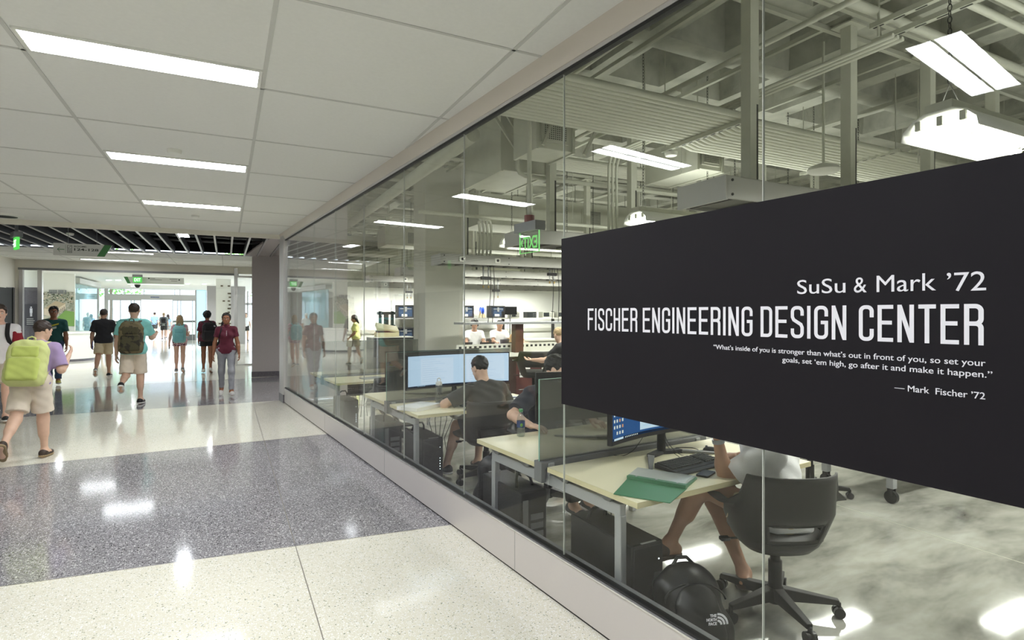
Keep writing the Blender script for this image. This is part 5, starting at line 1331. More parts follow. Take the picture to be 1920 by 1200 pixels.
# cables that hang from the troughs
for i, (u, b, l) in enumerate(((919, 8.62, 'thin cable hanging from the trough to the island bench'), (925, 8.7, 'second thin cable beside it, hanging to the island bench'), (1035, 8.62, 'cable hanging in a slight curve near the sign edge'), (1045, 8.7, 'cable hanging closest to the sign edge'))):
    q_ = W(a_at(u, b), b); p = Vector((q_.x, q_.y, 2.46)); q = Vector((q_.x-.04+.02*i, q_.y, 1.50 if i > 1 else 1.5)); cable('hanging_cable', [p, p*.6+q*.4+Vector((.03, 0, 0)), q], l, .006)
for i, (u, v, b, l) in enumerate(((911, 522, 8.75, 'pair of hose couplings hanging behind the third trough, nearest the column'), (1035, 515, 8.75, 'pair of hose couplings hanging beside the sign edge'), (930, 545, 11.6, 'smaller pair of couplings hanging over the white table'), (767, 548, 14.4, 'pair of couplings hanging in front of the printer shelf'))):
    q_ = W(a_at(u, b), b, z_at(u, v, b)); p = q_; t = thing('air_coupling', l, 'coupling', p); z1 = 2.46-p.z
    for s in (-.05, .05):
        mb = MB(); mb.tube([(s, 0, -.12), (s, 0, 0)], .010, 8); mb.tube([(s, 0, 0), (s, 0, max(z1, .1))], .014, 8); link('hose', mb, M['silver'], t, smooth='all'); mb = MB(); mb.tube([(s, 0, -.16), (s, 0, -.12)], .012, 8, M['gold']); link('nozzle', mb, None, t, smooth='all')
    mb = MB(); mb.box((-.09, -.03, -.02), (.09, .03, .03)); link('valve', mb, M['soft_black'], t)
# vestibule fittings
zt, zb_ = z_at(79, 547, 25.97), z_at(79, 612, 25.97); a0, a1 = a_at(79, 25.97), a_at(139.5, 25.97)
t = thing('wall_poster', 'aerial picture of a tan building and lawns on the white vestibule wall', 'picture', W(a0, 25.96, zb_), -DEL); w, h = a1-a0, zt-zb_
mb = MB(); mb.box((0, 0, 0), (w, .03, h)); link('panel', mb, M['town'], t)
rnd = random.Random(5); mb = MB(); y = -.002
mb.add([(0, y, 0), (w, y, 0), (w, y, h*.42), (w*.72, y, h*.46), (w*.3, y, h*.12)], [(0, 1, 2, 3, 4)], mat('picture_lawn', (132, 172, 92), .7)); mb.add([(0, y-.001, h*.18), (w*.6, y-.001, h*.40), (w*.6, y-.001, h*.47), (0, y-.001, h*.27)], [(0, 1, 2, 3)], mat('picture_path', (205, 200, 180), .7))
roof = mat('picture_roof', (196, 178, 150), .7); wl_ = mat('picture_wall', (226, 212, 192), .7); dk = mat('picture_shadow', (70, 70, 60), .7)
mb.add([(w*.06, y-.002, h*.52), (w*.42, y-.002, h*.74), (w*.72, y-.002, h*.66), (w*.38, y-.002, h*.46)], [(0, 1, 2, 3)], roof); mb.add([(w*.38, y-.002, h*.46), (w*.72, y-.002, h*.66), (w*.72, y-.002, h*.50), (w*.38, y-.002, h*.27)], [(0, 1, 2, 3)], wl_); mb.add([(w*.06, y-.002, h*.52), (w*.38, y-.002, h*.46), (w*.38, y-.002, h*.27), (w*.06, y-.002, h*.33)], [(0, 1, 2, 3)], wl_)
for k in range(6): x = w*(.42+.05*k); z = h*(.31+.033*k); mb.box((x, y-.003, z), (x+w*.018, y-.0025, z+h*.1), dk)
tr_ = mat('picture_trees', (58, 76, 46), .7)
for k in range(110):
    x, z = rnd.uniform(0, w*.94), rnd.uniform(h*.66, h*.97)
    mb.box((x, y-.001, z), (x+w*rnd.uniform(.02, .06), y-.0005, z+h*rnd.uniform(.01, .03)), rnd.choice([dk, wl_, tr_, tr_, roof]))
for k in range(40):
    x, z = rnd.uniform(0, w*.3), rnd.uniform(h*.02, h*.2)
    mb.box((x, y-.0012, z), (x+w*rnd.uniform(.03, .07), y-.0006, z+h*rnd.uniform(.02, .04)), tr_)
link('picture', mb, None, t)
t = thing('wall_lettering', 'narrow grey line of raised capitals above the aerial picture', 'lettering', W(a_at(92, 25.97), 25.96, z_at(92, 543.5, 25.97)), -DEL); q = MB(); Lw = a_at(125, 25.97)-a_at(92, 25.97)
for k in range(19):
    if k not in (9, 16): q.box((Lw*k/19, -.01, -.14), (Lw*(k+.72)/19, 0, 0))
link('letters', q, M['silver_dark'], t)
ag = (a_at(50, 20.6)+a_at(68, 20.6))/2; t = thing('restroom_sign', 'dark plaque with a white figure on the granite wall by the portal', 'sign', W(ag, 20.57, 1.30), -DEL); mb = MB(); mb.box((-.14, 0, 0), (.14, .028, .62)); link('panel', mb, mat('plaque', (70, 68, 74), .5), t); mb = MB(); mb.lathe([(.02, -.004), (.02, 0)], (0, 0, .53), 12, axis=1); mb.box((-.03, -.004, .37), (.03, 0, .50)); mb.box((-.022, -.004, .27), (-.004, 0, .37)); mb.box((.004, -.004, .27), (.022, 0, .37)); link('pictogram', mb, M['letter'], t)
mb = MB()
for k in range(4): mb.box((-.1, -.004, .04+.05*k), (.08-.03*(k % 2), 0, .06+.05*k))
link('lettering', mb, M['sign_grey'], t)
BD = 27.0; a0, a1 = a_at(405, BD), a_at(433, BD); zt, zb_ = z_at(410, 516, BD), .05
t = thing('display_wall', 'white slatted display wall with small dark blocks beside the portal', 'display', W(a0, BD, 0), -DEL); w = a1-a0; mb = MB(); mb.box((0, 0, 0), (w, .1, zt)); link('panel', mb, M['white_paint'], t)
mb = MB()
for k in range(16): mb.box((0, -.03, .3+.16*k), (w, 0, .315+.16*k))
link('shelf', mb, M['white_gloss'], t)
mb = MB(); rnd = random.Random(8)
for k in range(26): x = rnd.choice([w*.78, w*.85, rnd.uniform(.05, w*.7)]); z = .7+.16*rnd.randint(0, 13); mb.box((x, -.06, z+.016), (x+.09, -.03, z+.075))
link('blocks', mb, mat('wood_block', (104, 92, 74), .6), t); mb = MB(); mb.box((0, -.04, zt), (w, .1, zt+.06)); link('top_light', mb, M['exit_white'], t)
t = thing('counter', 'white curved counter end below the aerial picture', 'counter', W(a_at(122, 24.9), 24.95), -DEL); mb = MB(); mb.lathe([(.9, 0.08), (.9, .95), (.95, .96), (.95, 1.02)], n=40); link('front', mb, M['white_gloss'], t, smooth=True); mb = MB(); mb.lathe([(.88, 0), (.88, .08)], n=40); link('plinth', mb, M['granite'], t, smooth=True)

# ------------------------------------------------------------------ lights and ceiling fittings of the corridor
def strip_light(b, a0, a1, label, w=.30):
    t = thing('ceiling_light', label, 'ceiling light', W((a0+a1)/2, b-w/2, CEIL-.012), -DEL, 'recessed strip lights of the corridor')
    h = (a1-a0)/2; mb = MB()
    for lo, hi in (((-h, -w/2, 0), (h, -w/2+.02, .012)), ((-h, w/2-.02, 0), (h, w/2, .012)), ((-h, -w/2+.02, 0), (-h+.02, w/2-.02, .012)), ((h-.02, -w/2+.02, 0), (h, w/2-.02, .012)), ((-h+.02, -.006, 0), (h-.02, .006, .004))): mb.box(lo, hi)
    link('frame', mb, M['white_plastic'], t)
    mb = MB(); z = .005; mb.add([(-h+.02, -w/2+.02, z), (-h+.02, w/2-.02, z), (h-.02, w/2-.02, z), (h-.02, -w/2+.02, z)], [(0, 1, 2, 3)]); link('diffuser', mb, M['lit_strip'], t)
for b, l in ((4.085, 'long bright strip light nearest the camera in the white tile ceiling'), (6.585, 'second bright strip light along the ceiling, beside a smoke detector'), (9.08, 'third bright strip light, just before the black baffle opening'),
             (1.585, 'strip light overhead seen only as a large glare in the lab glass'), (-.91, 'strip light in the ceiling behind the camera'), (-3.4, 'last strip light at the rear end of the corridor')):
    strip_light(b, -1.0, .2, l)
strip_light(19.15, -3.55, -2.2, 'strip light beyond the baffles, close above the glazed portal', .16)
strip_light(16.7, -2.65, -1.6, 'short strip light partly behind the rooms sign', .16)
mb = MB(); mb.box((-.1, -.3, 0), (.1, .3, .05), M['white_plastic']); mb.add([(-.09, -.29, -.001), (-.09, .29, -.001), (.09, .29, -.001), (.09, -.29, -.001)], [(0, 1, 2, 3)], M['lit_strip'])
solo('spot_panel', mb, None, 'small bright lamp tucked between the dark baffles', 'lamp', W(-.73, 12.45, CEIL+.0), -DEL)
def disc(name, loc, r, h, label, m, cat, n=28):
    mb = MB(); mb.lathe([(r*.86, -h), (r*.96, -h*.7), (r, -h*.2), (r, 0)], n=n); solo(name, mb, m, label, cat, loc, smooth=True)
disc('smoke_detector', (.087, 6.012, CEIL-.001), .06, .035, 'white smoke detector in front of the second strip light', M['white_plastic'], 'smoke detector')
disc('smoke_detector.001', (.415, 9.864, CEIL-.001), .055, .03, 'white smoke detector just past the third strip light', M['white_plastic'], 'smoke detector')
disc('smoke_detector.002', W(-2.55, 12.9, CEIL-.02), .06, .04, 'small white detector under the baffles beside the exit sign', M['white_plastic'], 'smoke detector')
mb = MB(); mb.lathe([(.17, -.03), (.21, -.02), (.22, 0)], n=32, m=M['white_plastic']); mb.lathe([(.10, -.034), (.15, -.031), (.15, -.028)], n=32, m=M['dark'])
solo('ceiling_speaker', mb, None, 'round ceiling speaker with a dark grille at the baffle opening', 'speaker', (-2.036, 11.30, CEIL-.001), smooth=True)
for i, (u, b, l) in enumerate(((204, 30, 'round downlight nearest the curved glass in the vestibule ceiling'), (222, 30, 'round downlight beside the hanging exit board'), (352, 32, 'round downlight just past the far end of the hanging board'), (383, 32, 'round downlight above the grey vestibule wall'),
        (110, 22.5, 'added fill light hidden above the portal header by the aerial picture'), (240, 22.5, 'added fill light hidden above the portal header in the middle'), (395, 23, 'added fill light hidden above the portal header near the display wall'), (250, 36, 'added fill light just inside the entrance doors'))):  # these four are added to brighten the vestibule
    mb = MB(); mb.lathe([(.11, -.005), (.13, 0)], n=20, m=M['white_plastic']); mb.lathe([(.09, -.008), (.1, -.005)], n=20, m=M['lit_strip'])
    dl_ = solo('downlight', mb, None, l, 'downlight', W(a_at(u, b), b, 3.119), group='vestibule downlights')
    ld = bpy.data.lights.new('downlight_lamp', 'SPOT'); ld.energy = 190; ld.spot_size = math.radians(150); ld.spot_blend = .7; ld.shadow_soft_size = .1; ld.color = (.92, .96, 1)
    lo = bpy.data.objects.new('downlight_lamp', ld); C.objects.link(lo); lo.parent = dl_; lo.location = (0, 0, -.03)

# rooms sign
L = 0.80; mbp = MB(); t = thing('rooms_sign', 'grey hanging sign with an arrow and room numbers below the baffles', 'sign', W(-2.6, 12.0, 2.64), -DEL)
mbp.add([(x, y, z) for y in (0, .03) for x, z in ((0, 0), (L-.09, 0), (L+.02, .205), (0, .205))], [(0, 1, 2, 3), (7, 6, 5, 4), (0, 4, 5, 1), (1, 5, 6, 2), (2, 6, 7, 3), (3, 7, 4, 0)]); link('panel', mbp, M['sign_grey'], t)
mb = MB(); mb.add([(L-.20, -.002, 0), (L-.09, -.002, 0), (L+.02, -.002, .205), (L-.09, -.002, .205)], [(0, 1, 2, 3)]); link('green_band', mb, M['sign_green'], t)
mb = MB(); y = -.002; mb.box((.06, y, .095), (.15, 0, .105)); mb.bar((.055, y, .1), (.09, y, .135), .004, .012, (0, 1, 0)); mb.bar((.055, y, .1), (.09, y, .065), .004, .012, (0, 1, 0)); mb.box((.165, y, .04), (.168, 0, .18)); link('arrow', mb, M['sign_green'], t)
mb = MB()
for z in (.045, .115):
    for q in ((.19, z, .255, z+.005), (.19, z+.055, .255, z+.06), (.19, z, .195, z+.06), (.25, z, .255, z+.06)): mb.box((q[0], y, q[1]), (q[2], 0, q[3]))
mb.bar((.2, y, .125), (.245, y, .165), .004, .006, (0, 1, 0))
for x in (.207, .222, .237): mb.box((x, y, .055), (x+.006, 0, .09))
link('pictogram', mb, M['sign_ink'], t)
for s, x, z, w, h in (('ROOMS', .285, .148, .17, .024), ('124-128', .285, .088, .34, .042)):
    tm = text_mb(s, w, h, .02); tm.xf(Matrix.Translation((x, -.002, z))); link('lettering', tm, M['sign_ink'], t)
mb = MB()
for x in (.2, .6): mb.tube([(x, .015, .2), (x, .015, .5)], .004, 6)
link('hanger', mb, M['silver_dark'], t)
# exit signs of the corridor
def exit_sign(label, loc, rz, w=.30, h=.2, arrow=False, mirror=False, edge=False, hang=0):
    t = thing('exit_sign', label, 'exit sign', loc, rz)
    if edge:
        mb = MB(); mb.box((-w/2, -.006, 0), (w/2, .006, h)); link('panel', mb, M['acrylic'], t)
        mb = MB()
        for lo, hi in (((-w/2, -.007, -.004), (w/2, .007, 0)), ((-w/2-.003, -.007, 0), (-w/2, .007, h)), ((w/2, -.007, 0), (w/2+.003, .007, h))): mb.box(lo, hi)
        link('glow_edge', mb, M['exit_green'], t)
    else:
        mb = MB(); mb.box((-w/2, -.02, 0), (w/2, .02, h)); link('panel', mb, M['exit_face'], t)
    tm = text_mb('EXIT', w*.74, h*.62, .02, None, 'CENTER'); tm.xf(Matrix.Translation((0, -.008 if edge else -.021, h*.2)))
    if mirror: tm.xf(Matrix.Rotation(PI, 4, 'Z'))
    link('lettering', tm, M['exit_green'] if edge else M['exit_white'], t)
    if arrow:
        mb = MB(); s = -1 if mirror else 1; mb.bar((s*w*.46, -.008, h*.5), (s*w*.41, -.008, h*.66), .003, .012, (0, 1, 0)); mb.bar((s*w*.46, -.008, h*.5), (s*w*.41, -.008, h*.34), .003, .012, (0, 1, 0)); link('arrow', mb, M['exit_green'], t)
    mb = MB(); mb.box((-w/2-.02, -.06, h), (w/2+.02, .06, h+.09)); link('housing', mb, M['silver_dark'], t)
    if hang:
        mb = MB(); mb.box((-.03, -.02, h+.09), (.03, .02, h+.09+hang)); link('hanger', mb, M['silver_dark'], t)
    return t
exit_sign('green lit exit sign under the baffles by the rooms sign', W(a_at(31, 12.4), 12.4, 2.745), math.radians(-72), .28, .2, hang=.42)
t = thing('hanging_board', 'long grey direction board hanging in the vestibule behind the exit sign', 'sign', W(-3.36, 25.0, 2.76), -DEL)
mb = MB(); mb.box((.12, 0, 0), (1.92, .05, .25)); link('panel', mb, M['sign_grey'], t)
mb = MB(); mb.add([(.12, -.002, 0), (.22, -.002, 0), (.12, -.002, .25), (0, -.002, .25)], [(0, 1, 2, 3)]); link('green_band', mb, M['sign_green'], t)
mb = MB()
for x0, x1, z in ((.82, .98, .2), (.82, 1.2, .15), (1.45, 1.7, .19), (1.5, 1.7, .12)): mb.box((x0, -.002, z), (x1, 0, z+.015))
for x, z in ((.76, .18), (1.74, .15)): mb.box((x, -.002, z), (x+.05, 0, z+.05))
link('lettering', mb, M['sign_ink'], t)
mb = MB(); mb.box((.12, .0, -.03), (1.92, .05, 0)); link('glow_edge', mb, M['exit_white'], t)  # reflected light on the board's lower edge, imitated by a glowing strip
exit_sign('square green exit sign hanging above the entrance doors', W(-2.92, 24.9, 2.80), -DEL, .27, .2)
mb = MB(); mb.lathe([(.0, -.12), (.05, -.11), (.085, -.06), (.1, 0)], n=20, m=M['dark']); mb.lathe([(.1, 0), (.1, .04)], n=20, m=M['white_plastic'])
solo('dome_camera', mb, None, 'small dark dome camera below the exit board', 'camera', W(-2.92, 24.9, 2.72), smooth=True)

# ------------------------------------------------------------------ lab overhead
def post_thing(a, b, zb, zt=4.12, label='', g='posts carrying the troughs'):
    t = thing('hanger_post', label, 'post', W(a, b, zb), -DEL, g); H = zt-zb
    mb = MB(); mb.box((-.045, -.045, H*.42), (.045, .045, H)); mb.box((-.045, -.045, 0), (.02, .045, H*.42)); link('post', mb, M['steel_paint'], t)
    mb = MB(); mb.box((.02, -.04, 0), (.045, .04, H*.42)); link('slot', mb, M['slot'], t)
    mb = MB(); mb.box((-.11, -.09, H), (.11, .09, H+.012)); link('plate', mb, M['steel_paint'], t)
    mb = MB()
    for z in (H*.52, H*.7): mb.lathe([(.012, 0), (.012, .008)], (.045, 0, z), 8, axis=0)
    link('bolt', mb, M['strut'], t)
def trough(a0, a1, bc, zb, label, w=.47, h=.16, outlets=()):
    t = thing('service_trough', label, 'service trough', W(a0, bc, zb), -DEL, 'overhead service troughs'); L = a1-a0
    mb = MB()
    for lo, hi in (((0, -w/2, 0), (L, -w/2+.02, h)), ((0, w/2-.02, 0), (L, w/2, h)), ((0, -w/2, h-.01), (L, w/2, h))): mb.box(lo, hi)
    link('housing', mb, M['trough'], t, bevel=.004)
    mb = MB(); mb.box((-.012, -w/2, -.01), (.01, w/2, h)); link('end_cap', mb, M['trough'], t)
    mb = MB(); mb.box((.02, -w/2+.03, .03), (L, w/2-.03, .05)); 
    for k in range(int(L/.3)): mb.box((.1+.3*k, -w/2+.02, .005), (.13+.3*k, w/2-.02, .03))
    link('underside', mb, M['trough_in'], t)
    mb = MB()
    for x in [.05]+[1.2*k for k in range(1, int(L/1.2))]:
        for z in (.03, h-.03): mb.lathe([(.010, -.006), (.010, 0)], (x, -w/2, z), 8, axis=1)
    link('screw', mb, M['slot'], t)
    for x in outlets:
        mb = MB(); mb.rbox((x-.05, -w/2-.03, .04), (x+.05, -w/2, .12), .02, axis=1); o = link('outlet', mb, M['white_gloss'], t)
        mb = MB(); mb.lathe([(.022, -.036), (.022, -.03)], (x, -w/2, .08), 14, axis=1); link('socket', mb, M['dark'], o)
    return t
rows = [(3.05, 3.09, 'grey service trough above the nearest bench, its end cap facing the glass', (.9, 1.9)), (5.87, 3.0, 'grey service trough behind the hanging exit sign', ()),
        (8.75, 3.05, 'long grey service trough crossing in front of the square column', (.35, .98, 2.6)), (11.6, 3.2, 'grey trough behind the square column, one row back', (.5,)),
        (14.4, 3.2, 'fifth grey trough, over the rear benches', (.9, 1.6)), (17.2, 3.2, 'last grey trough before the white back wall', (1.1,))]
for i, (b, a0, lab, outs) in enumerate(rows):
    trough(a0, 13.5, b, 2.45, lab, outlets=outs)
    for k in range(6 if i < 3 else 4):
        post_thing(a0+.5+1.22*k, b, 2.62, label='pale steel hanger post above the %s service trough from the camera' % ['first', 'second', 'third', 'fourth', 'fifth', 'sixth'][i], g='hanger posts over trough row %d' % (i+1))
def ab_tube(name, pts, r, m, label, cat, g=None, n=10):
    P = [W(*p) for p in pts]; c = P[0]; mb = MB(); mb.tube([p-c for p in P], r, n); solo(name, mb, m, label, cat, c, 0, g, smooth=True)
def ab_bar(name, p, q, w, h, m, label, cat, g=None):
    P, Q = W(*p), W(*q); mb = MB(); mb.bar((0, 0, 0), Q-P, w, h); solo(name, mb, m, label, cat, P, 0, g)
# strut grid
for i, (b, *_ ) in enumerate(rows):
    for s in (-.14, .14):
        ab_bar('strut_channel', (2.3, b+s, 4.155), (14, b+s, 4.155), .041, .041, M['strut'], 'pale strut channel running along the %s post row' % ['first', 'second', 'third', 'fourth', 'fifth', 'sixth'][i], 'strut channel', 'strut channels over row %d' % (i+1))
for i, a in enumerate((3.55, 4.77, 5.99, 7.21, 9.65)):
    ab_bar('strut_channel', (a, -4, 4.2), (a, 19 if i else 9.6, 4.2), .041, .041, M['strut'], 'strut channel crossing the rows under the coffers', 'strut channel', 'cross strut channels')
# bank of conduits
for k in range(14):
    b = 3.74+.072*k
    ab_tube('conduit', [(2.15, b, 3.5), (4.3+.012*k, b, 3.5), (4.45+.01*k, b, 3.47), (13.5, b, 3.47)], .03, M['conduit'], 'pale conduit in the flat bank of parallel conduits near the glass', 'conduit', 'flat bank of parallel conduits')
for a in (4.3, 6.6, 9.0):
    mb = MB(); mb.box((-.02, 0, -.02), (.02, 1.2, .02), M['strut'])
    for k in range(12): mb.box((-.008, .05+.1*k, -.022), (.008, .1+.1*k, -.0205), M['slot'])
    solo('trapeze_strut', mb, None, 'slotted strut carrying the conduit bank, hung on two rods', 'strut', W(a, 3.62, 3.445), -DEL, 'slotted struts under the conduit bank')
    for b in (3.66, 4.78): ab_tube('threaded_rod', [(a, b, 3.42), (a, b, 4.8)], .006, M['strut'], 'thin rod holding a slotted strut of the conduit bank', 'rod', 'rods of the conduit bank', 6)
for k in range(8):
    b = 6.5+.07*k
    ab_tube('conduit', [(3.9, b, 3.75), (13.5, b, 3.75)], .025, M['conduit'], 'pale conduit in the higher bank behind the exit sign', 'conduit', 'higher bank of conduits')
for k in range(4):
    b = 2.26-.15*k
    ab_tube('conduit', [(4.0, b, 4.0), (13, b, 4.0)], .03, M['conduit'], 'pale conduit in the bank crossing high above the nearest hanging lamp', 'conduit', 'conduits high above the nearest hanging lamp')
for i, (a, b1, z) in enumerate(((4.9, 2.9, 3.95), (4.62, 2.75, 3.95))):
    mb = MB(); mb.box((-.022, -3.2, -.02), (.022, 0, .02), M['strut'])
    for k in range(20): mb.box((-.008, -.10-.155*k, -.0225), (.008, -.02-.155*k, -.0202), M['slot'])
    solo('slotted_strut', mb, None, ['slotted strut hanging just left of the big glare in the glass', 'second slotted strut, closer to the glass than its twin'][i], 'strut', W(a, b1, z), -DEL)
    ab_tube('threaded_rod', [(a, b1-.06, z-.1), (a, b1-.06, 4.8)], .010, M['strut'], ['rod carrying the end of the slotted strut beside the big glare', 'rod carrying the slotted strut closer to the glass'][i], 'rod', None, 6)
# pipes along the corridor direction and across
ab_tube('sprinkler_pipe', [(4.05, -3, 3.92), (4.05, 18, 3.92)], .024, M['conduit'], 'sprinkler pipe running from the upper right down toward the far lab', 'pipe')
ab_tube('sprinkler_pipe.001', [(3.25, -3, 4.22), (3.25, 9.6, 4.22)], .02, M['conduit'], 'thin pipe under the ribs close to the glass', 'pipe')
ab_tube('sprinkler_pipe.002', [(3.33, -3, 4.22), (3.33, 9.6, 4.22)], .02, M['conduit'], 'twin thin pipe beside the one close to the glass', 'pipe')
ab_tube('drain_pipe', [(2.62, 6.2, 3.78), (2.62, 15.9, 3.78)], .09, M['duct'], 'thick painted drain pipe receding along the glass', 'pipe', None, 16)
ab_tube('water_pipe', [(3.1, 5.98, 4.2), (3.1, 5.98, 3.38), (3.13, 5.98, 3.33), (3.2, 5.98, 3.3), (13, 5.98, 3.3)], .028, M['conduit'], 'pipe that drops beside the duct box and turns across the lab', 'pipe')
ab_tube('water_pipe.001', [(2.6, 8.3, 3.2), (13, 8.3, 3.2)], .03, M['conduit'], 'pipe crossing behind the second row of posts', 'pipe')
ab_tube('water_pipe.002', [(3.6, 2.72, 4.06), (12, 2.72, 4.06)], .04, M['conduit'], 'thicker pipe crossing above the nearest post row', 'pipe')
for k in range(3):
    ab_tube('conduit', [(4.3+.06*k, 2.4, 3.66), (4.3+.06*k, 5.6, 3.66), (4.3+.06*k, 5.74, 3.63), (4.3+.06*k, 5.8, 3.5), (4.3+.06*k, 5.8, 2.62)], .017, M['conduit'], 'bent conduit dropping into the trough behind the exit sign', 'conduit', 'trio of bent conduits')
for k in range(4):
    ab_tube('flexible_conduit', [(3.5+.05*k, 8.0, 3.1), (3.6+.07*k, 8.3, 3.12), (3.75+.07*k, 8.6, 3.05), (3.8+.07*k, 8.7, 2.9), (3.8+.07*k, 8.75, 2.62)], .02, M['conduit'], 'flexible conduit curving down to the third trough', 'conduit', 'flexible conduits of the third trough')
rnd = random.Random(3)
for k in range(22):
    a, b, z = rnd.uniform(3.4, 9), rnd.uniform(3, 12), 3.33
    if k == 0: pass
    ab_tube('threaded_rod', [(a, b, z), (a, b, 4.8)], .006, M['strut'], 'thin threaded rod hanging from the coffered slab', 'rod', 'loose threaded rods', 6)
# ducts
def duct_box(loc_ab, size, label, grille=None):
    t = thing('air_duct', label, 'air duct', W(*loc_ab), -DEL); x, y, z = size
    mb = MB(); mb.box((0, 0, 0), size); link('casing', mb, M['duct'], t, bevel=.008)
    mb = MB()
    for q in (0, x): mb.box((q-.015, -.015, -.015), (q+.015, y+.015, z+.015))
    link('flange', mb, M['duct'], t)
    mb = MB()
    for q in ((.1, .1), (x-.1, y-.1)): mb.tube([(q[0], q[1], z), (q[0], q[1], 4.8-loc_ab[2])], .008, 6)
    link('hanger_rods', mb, M['strut'], t)
    if grille:
        x0, x1, z0, z1 = grille; g = MB(); g.box((x0-.03, -.02, z0-.03), (x1+.03, -.002, z1+.03)); go = link('grille', g, M['duct'], t)
        g = MB(); g.box((x0, -.024, z0), (x1, -.021, z1), M['grille_dark'])
        n = 11
        for k in range(n+1): g.box((x0+(x1-x0)*k/n-.004, -.03, z0), (x0+(x1-x0)*k/n+.004, -.024, z1), M['duct']); g.box((x0, -.03, z0+(z1-z0)*k/n-.004), (x1, -.024, z0+(z1-z0)*k/n+.004), M['duct'])
        link('louvre', g, None, go)
duct_box((2.92, 6.05, 3.36), (.62, 1.1, .68), 'deep sheet metal duct box beside the glass, left of the square grille')
duct_box((2.95, 5.25, 3.42), (.46, .5, .44), 'square duct end with a grille above the exit sign', (.08, .36, .1, .34))
duct_box((4.0, 9.2, 3.25), (9.3, .9, .55), 'broad rectangular duct crossing the whole lab', (2.2, 2.6, .1, .4))
duct_box((3.2, 12.6, 3.2), (9.5, .7, .4), 'lower rectangular duct toward the rear of the lab', (.5, .9, .05, .3))
duct_box((4.95, 4.95, 3.36), (.4, .9, .4), 'duct end with a grille behind the first hanging posts', (.08, .32, .08, .32))
duct_box((2.5, 13.4, 3.05), (1.2, .7, .42), 'duct end with a grille near the far end of the glass', (.35, .75, .08, .32))
# braces
for i, (p, q) in enumerate((((2.75, 5.9, 4.2), (3.15, 5.85, 3.6)), ((2.7, 5.9, 4.0), (3.1, 5.85, 3.45)), ((3.28, 5.2, 4.1), (3.0, 5.2, 3.44)), ((3.9, 5.2, 4.1), (3.52, 5.2, 3.4)))):
    ab_bar('diagonal_brace', p, q, .03, .03, M['strut'], ['upper slanting brace left of the square grille', 'lower slanting brace left of the square grille', 'slanting brace crossing just beside the grille', 'slanting brace right of the grille'][i], 'brace')
# industrial hanging lamps
def bay_lamp(a, b, z, label, boost=1.):
    t = thing('pendant_lamp', label, 'pendant lamp', W(a, b, z), -DEL, 'caged industrial tube lamps'); L, w = 1.22, .19
    prof = [(-w, 0), (-w*.95, .05), (-.13, .1), (-.07, .125), (.07, .125), (.13, .1), (w*.95, .05), (w, 0)]
    mb = MB(); mb.grid([[(x, y, zz) for x in (0, L)] for y, zz in prof]); link('reflector', mb, M['white_gloss'], t, solid=.006, smooth=True)
    mb = MB(); mb.box((0, -.07, .128), (L, .07, .175)); link('ballast_box', mb, M['steel_paint'], t, bevel=.004)
    for k in range(3):
        y = -.11+.11*k; mb = MB(); mb.tube([(.03, y, .07), (L-.03, y, .07)], .0165, 10); link('tube', mb, M['lit_tube'], t, smooth='all')
        mb = MB()
        for x in (.012, L-.03): mb.box((x, y-.014, .05), (x+.018, y+.014, .1))
        link('lamp_holder', mb, M['steel_paint'], t)
    mb = MB()
    for k in range(25):
        x = .02+L*.98*k/25; mb.tube([(x, -w, .0), (x, -w*.8, -.035), (x, -w*.45, -.05)], .0022, 4)
    mb.tube([(0, -w*.45, -.05), (L, -w*.45, -.05)], .0025, 4); mb.tube([(0, -w*.8, -.035), (L, -w*.8, -.035)], .0025, 4); link('wire_guard', mb, M['white_gloss'], t)
    ld = bpy.data.lights.new('slab_fill', 'AREA'); ld.shape = 'RECTANGLE'; ld.size = L; ld.size_y = .12; ld.energy = UP_W; ld.color = (.98, 1, .93)  # added fill for the slab; the hood itself lets no light up
    lo = bpy.data.objects.new('slab_fill', ld); C.objects.link(lo); lo.parent = t; lo.location = (L/2, 0, .19); lo.rotation_euler = (PI, 0, 0)
    ld = bpy.data.lights.new('downlight', 'AREA'); ld.shape = 'RECTANGLE'; ld.size = L; ld.size_y = .3; ld.energy = DN_W*boost; ld.color = (.99, 1, .95)
    lo = bpy.data.objects.new('downlight', ld); C.objects.link(lo); lo.parent = t; lo.location = (L/2, 0, .045)
    for x in (.12, L-.12):
        mb = MB(); top = 4.79-z
        for s in (-1, 1): mb.tube([(x, s*.05, .17), (x, 0, .3)], .0025, 5)
        n = int((top-.3)/.034)
        for k in range(n):
            zc = .3+.034*k+.017
            pts = [(x+(.010*math.cos(q*PI/4) if k % 2 else 0), (0 if k % 2 else .010*math.cos(q*PI/4)), zc+.021*math.sin(q*PI/4)) for q in range(9)]
            mb.tube(pts, .0028, 4, caps=False)
        link('chain', mb, M['slot'], t)
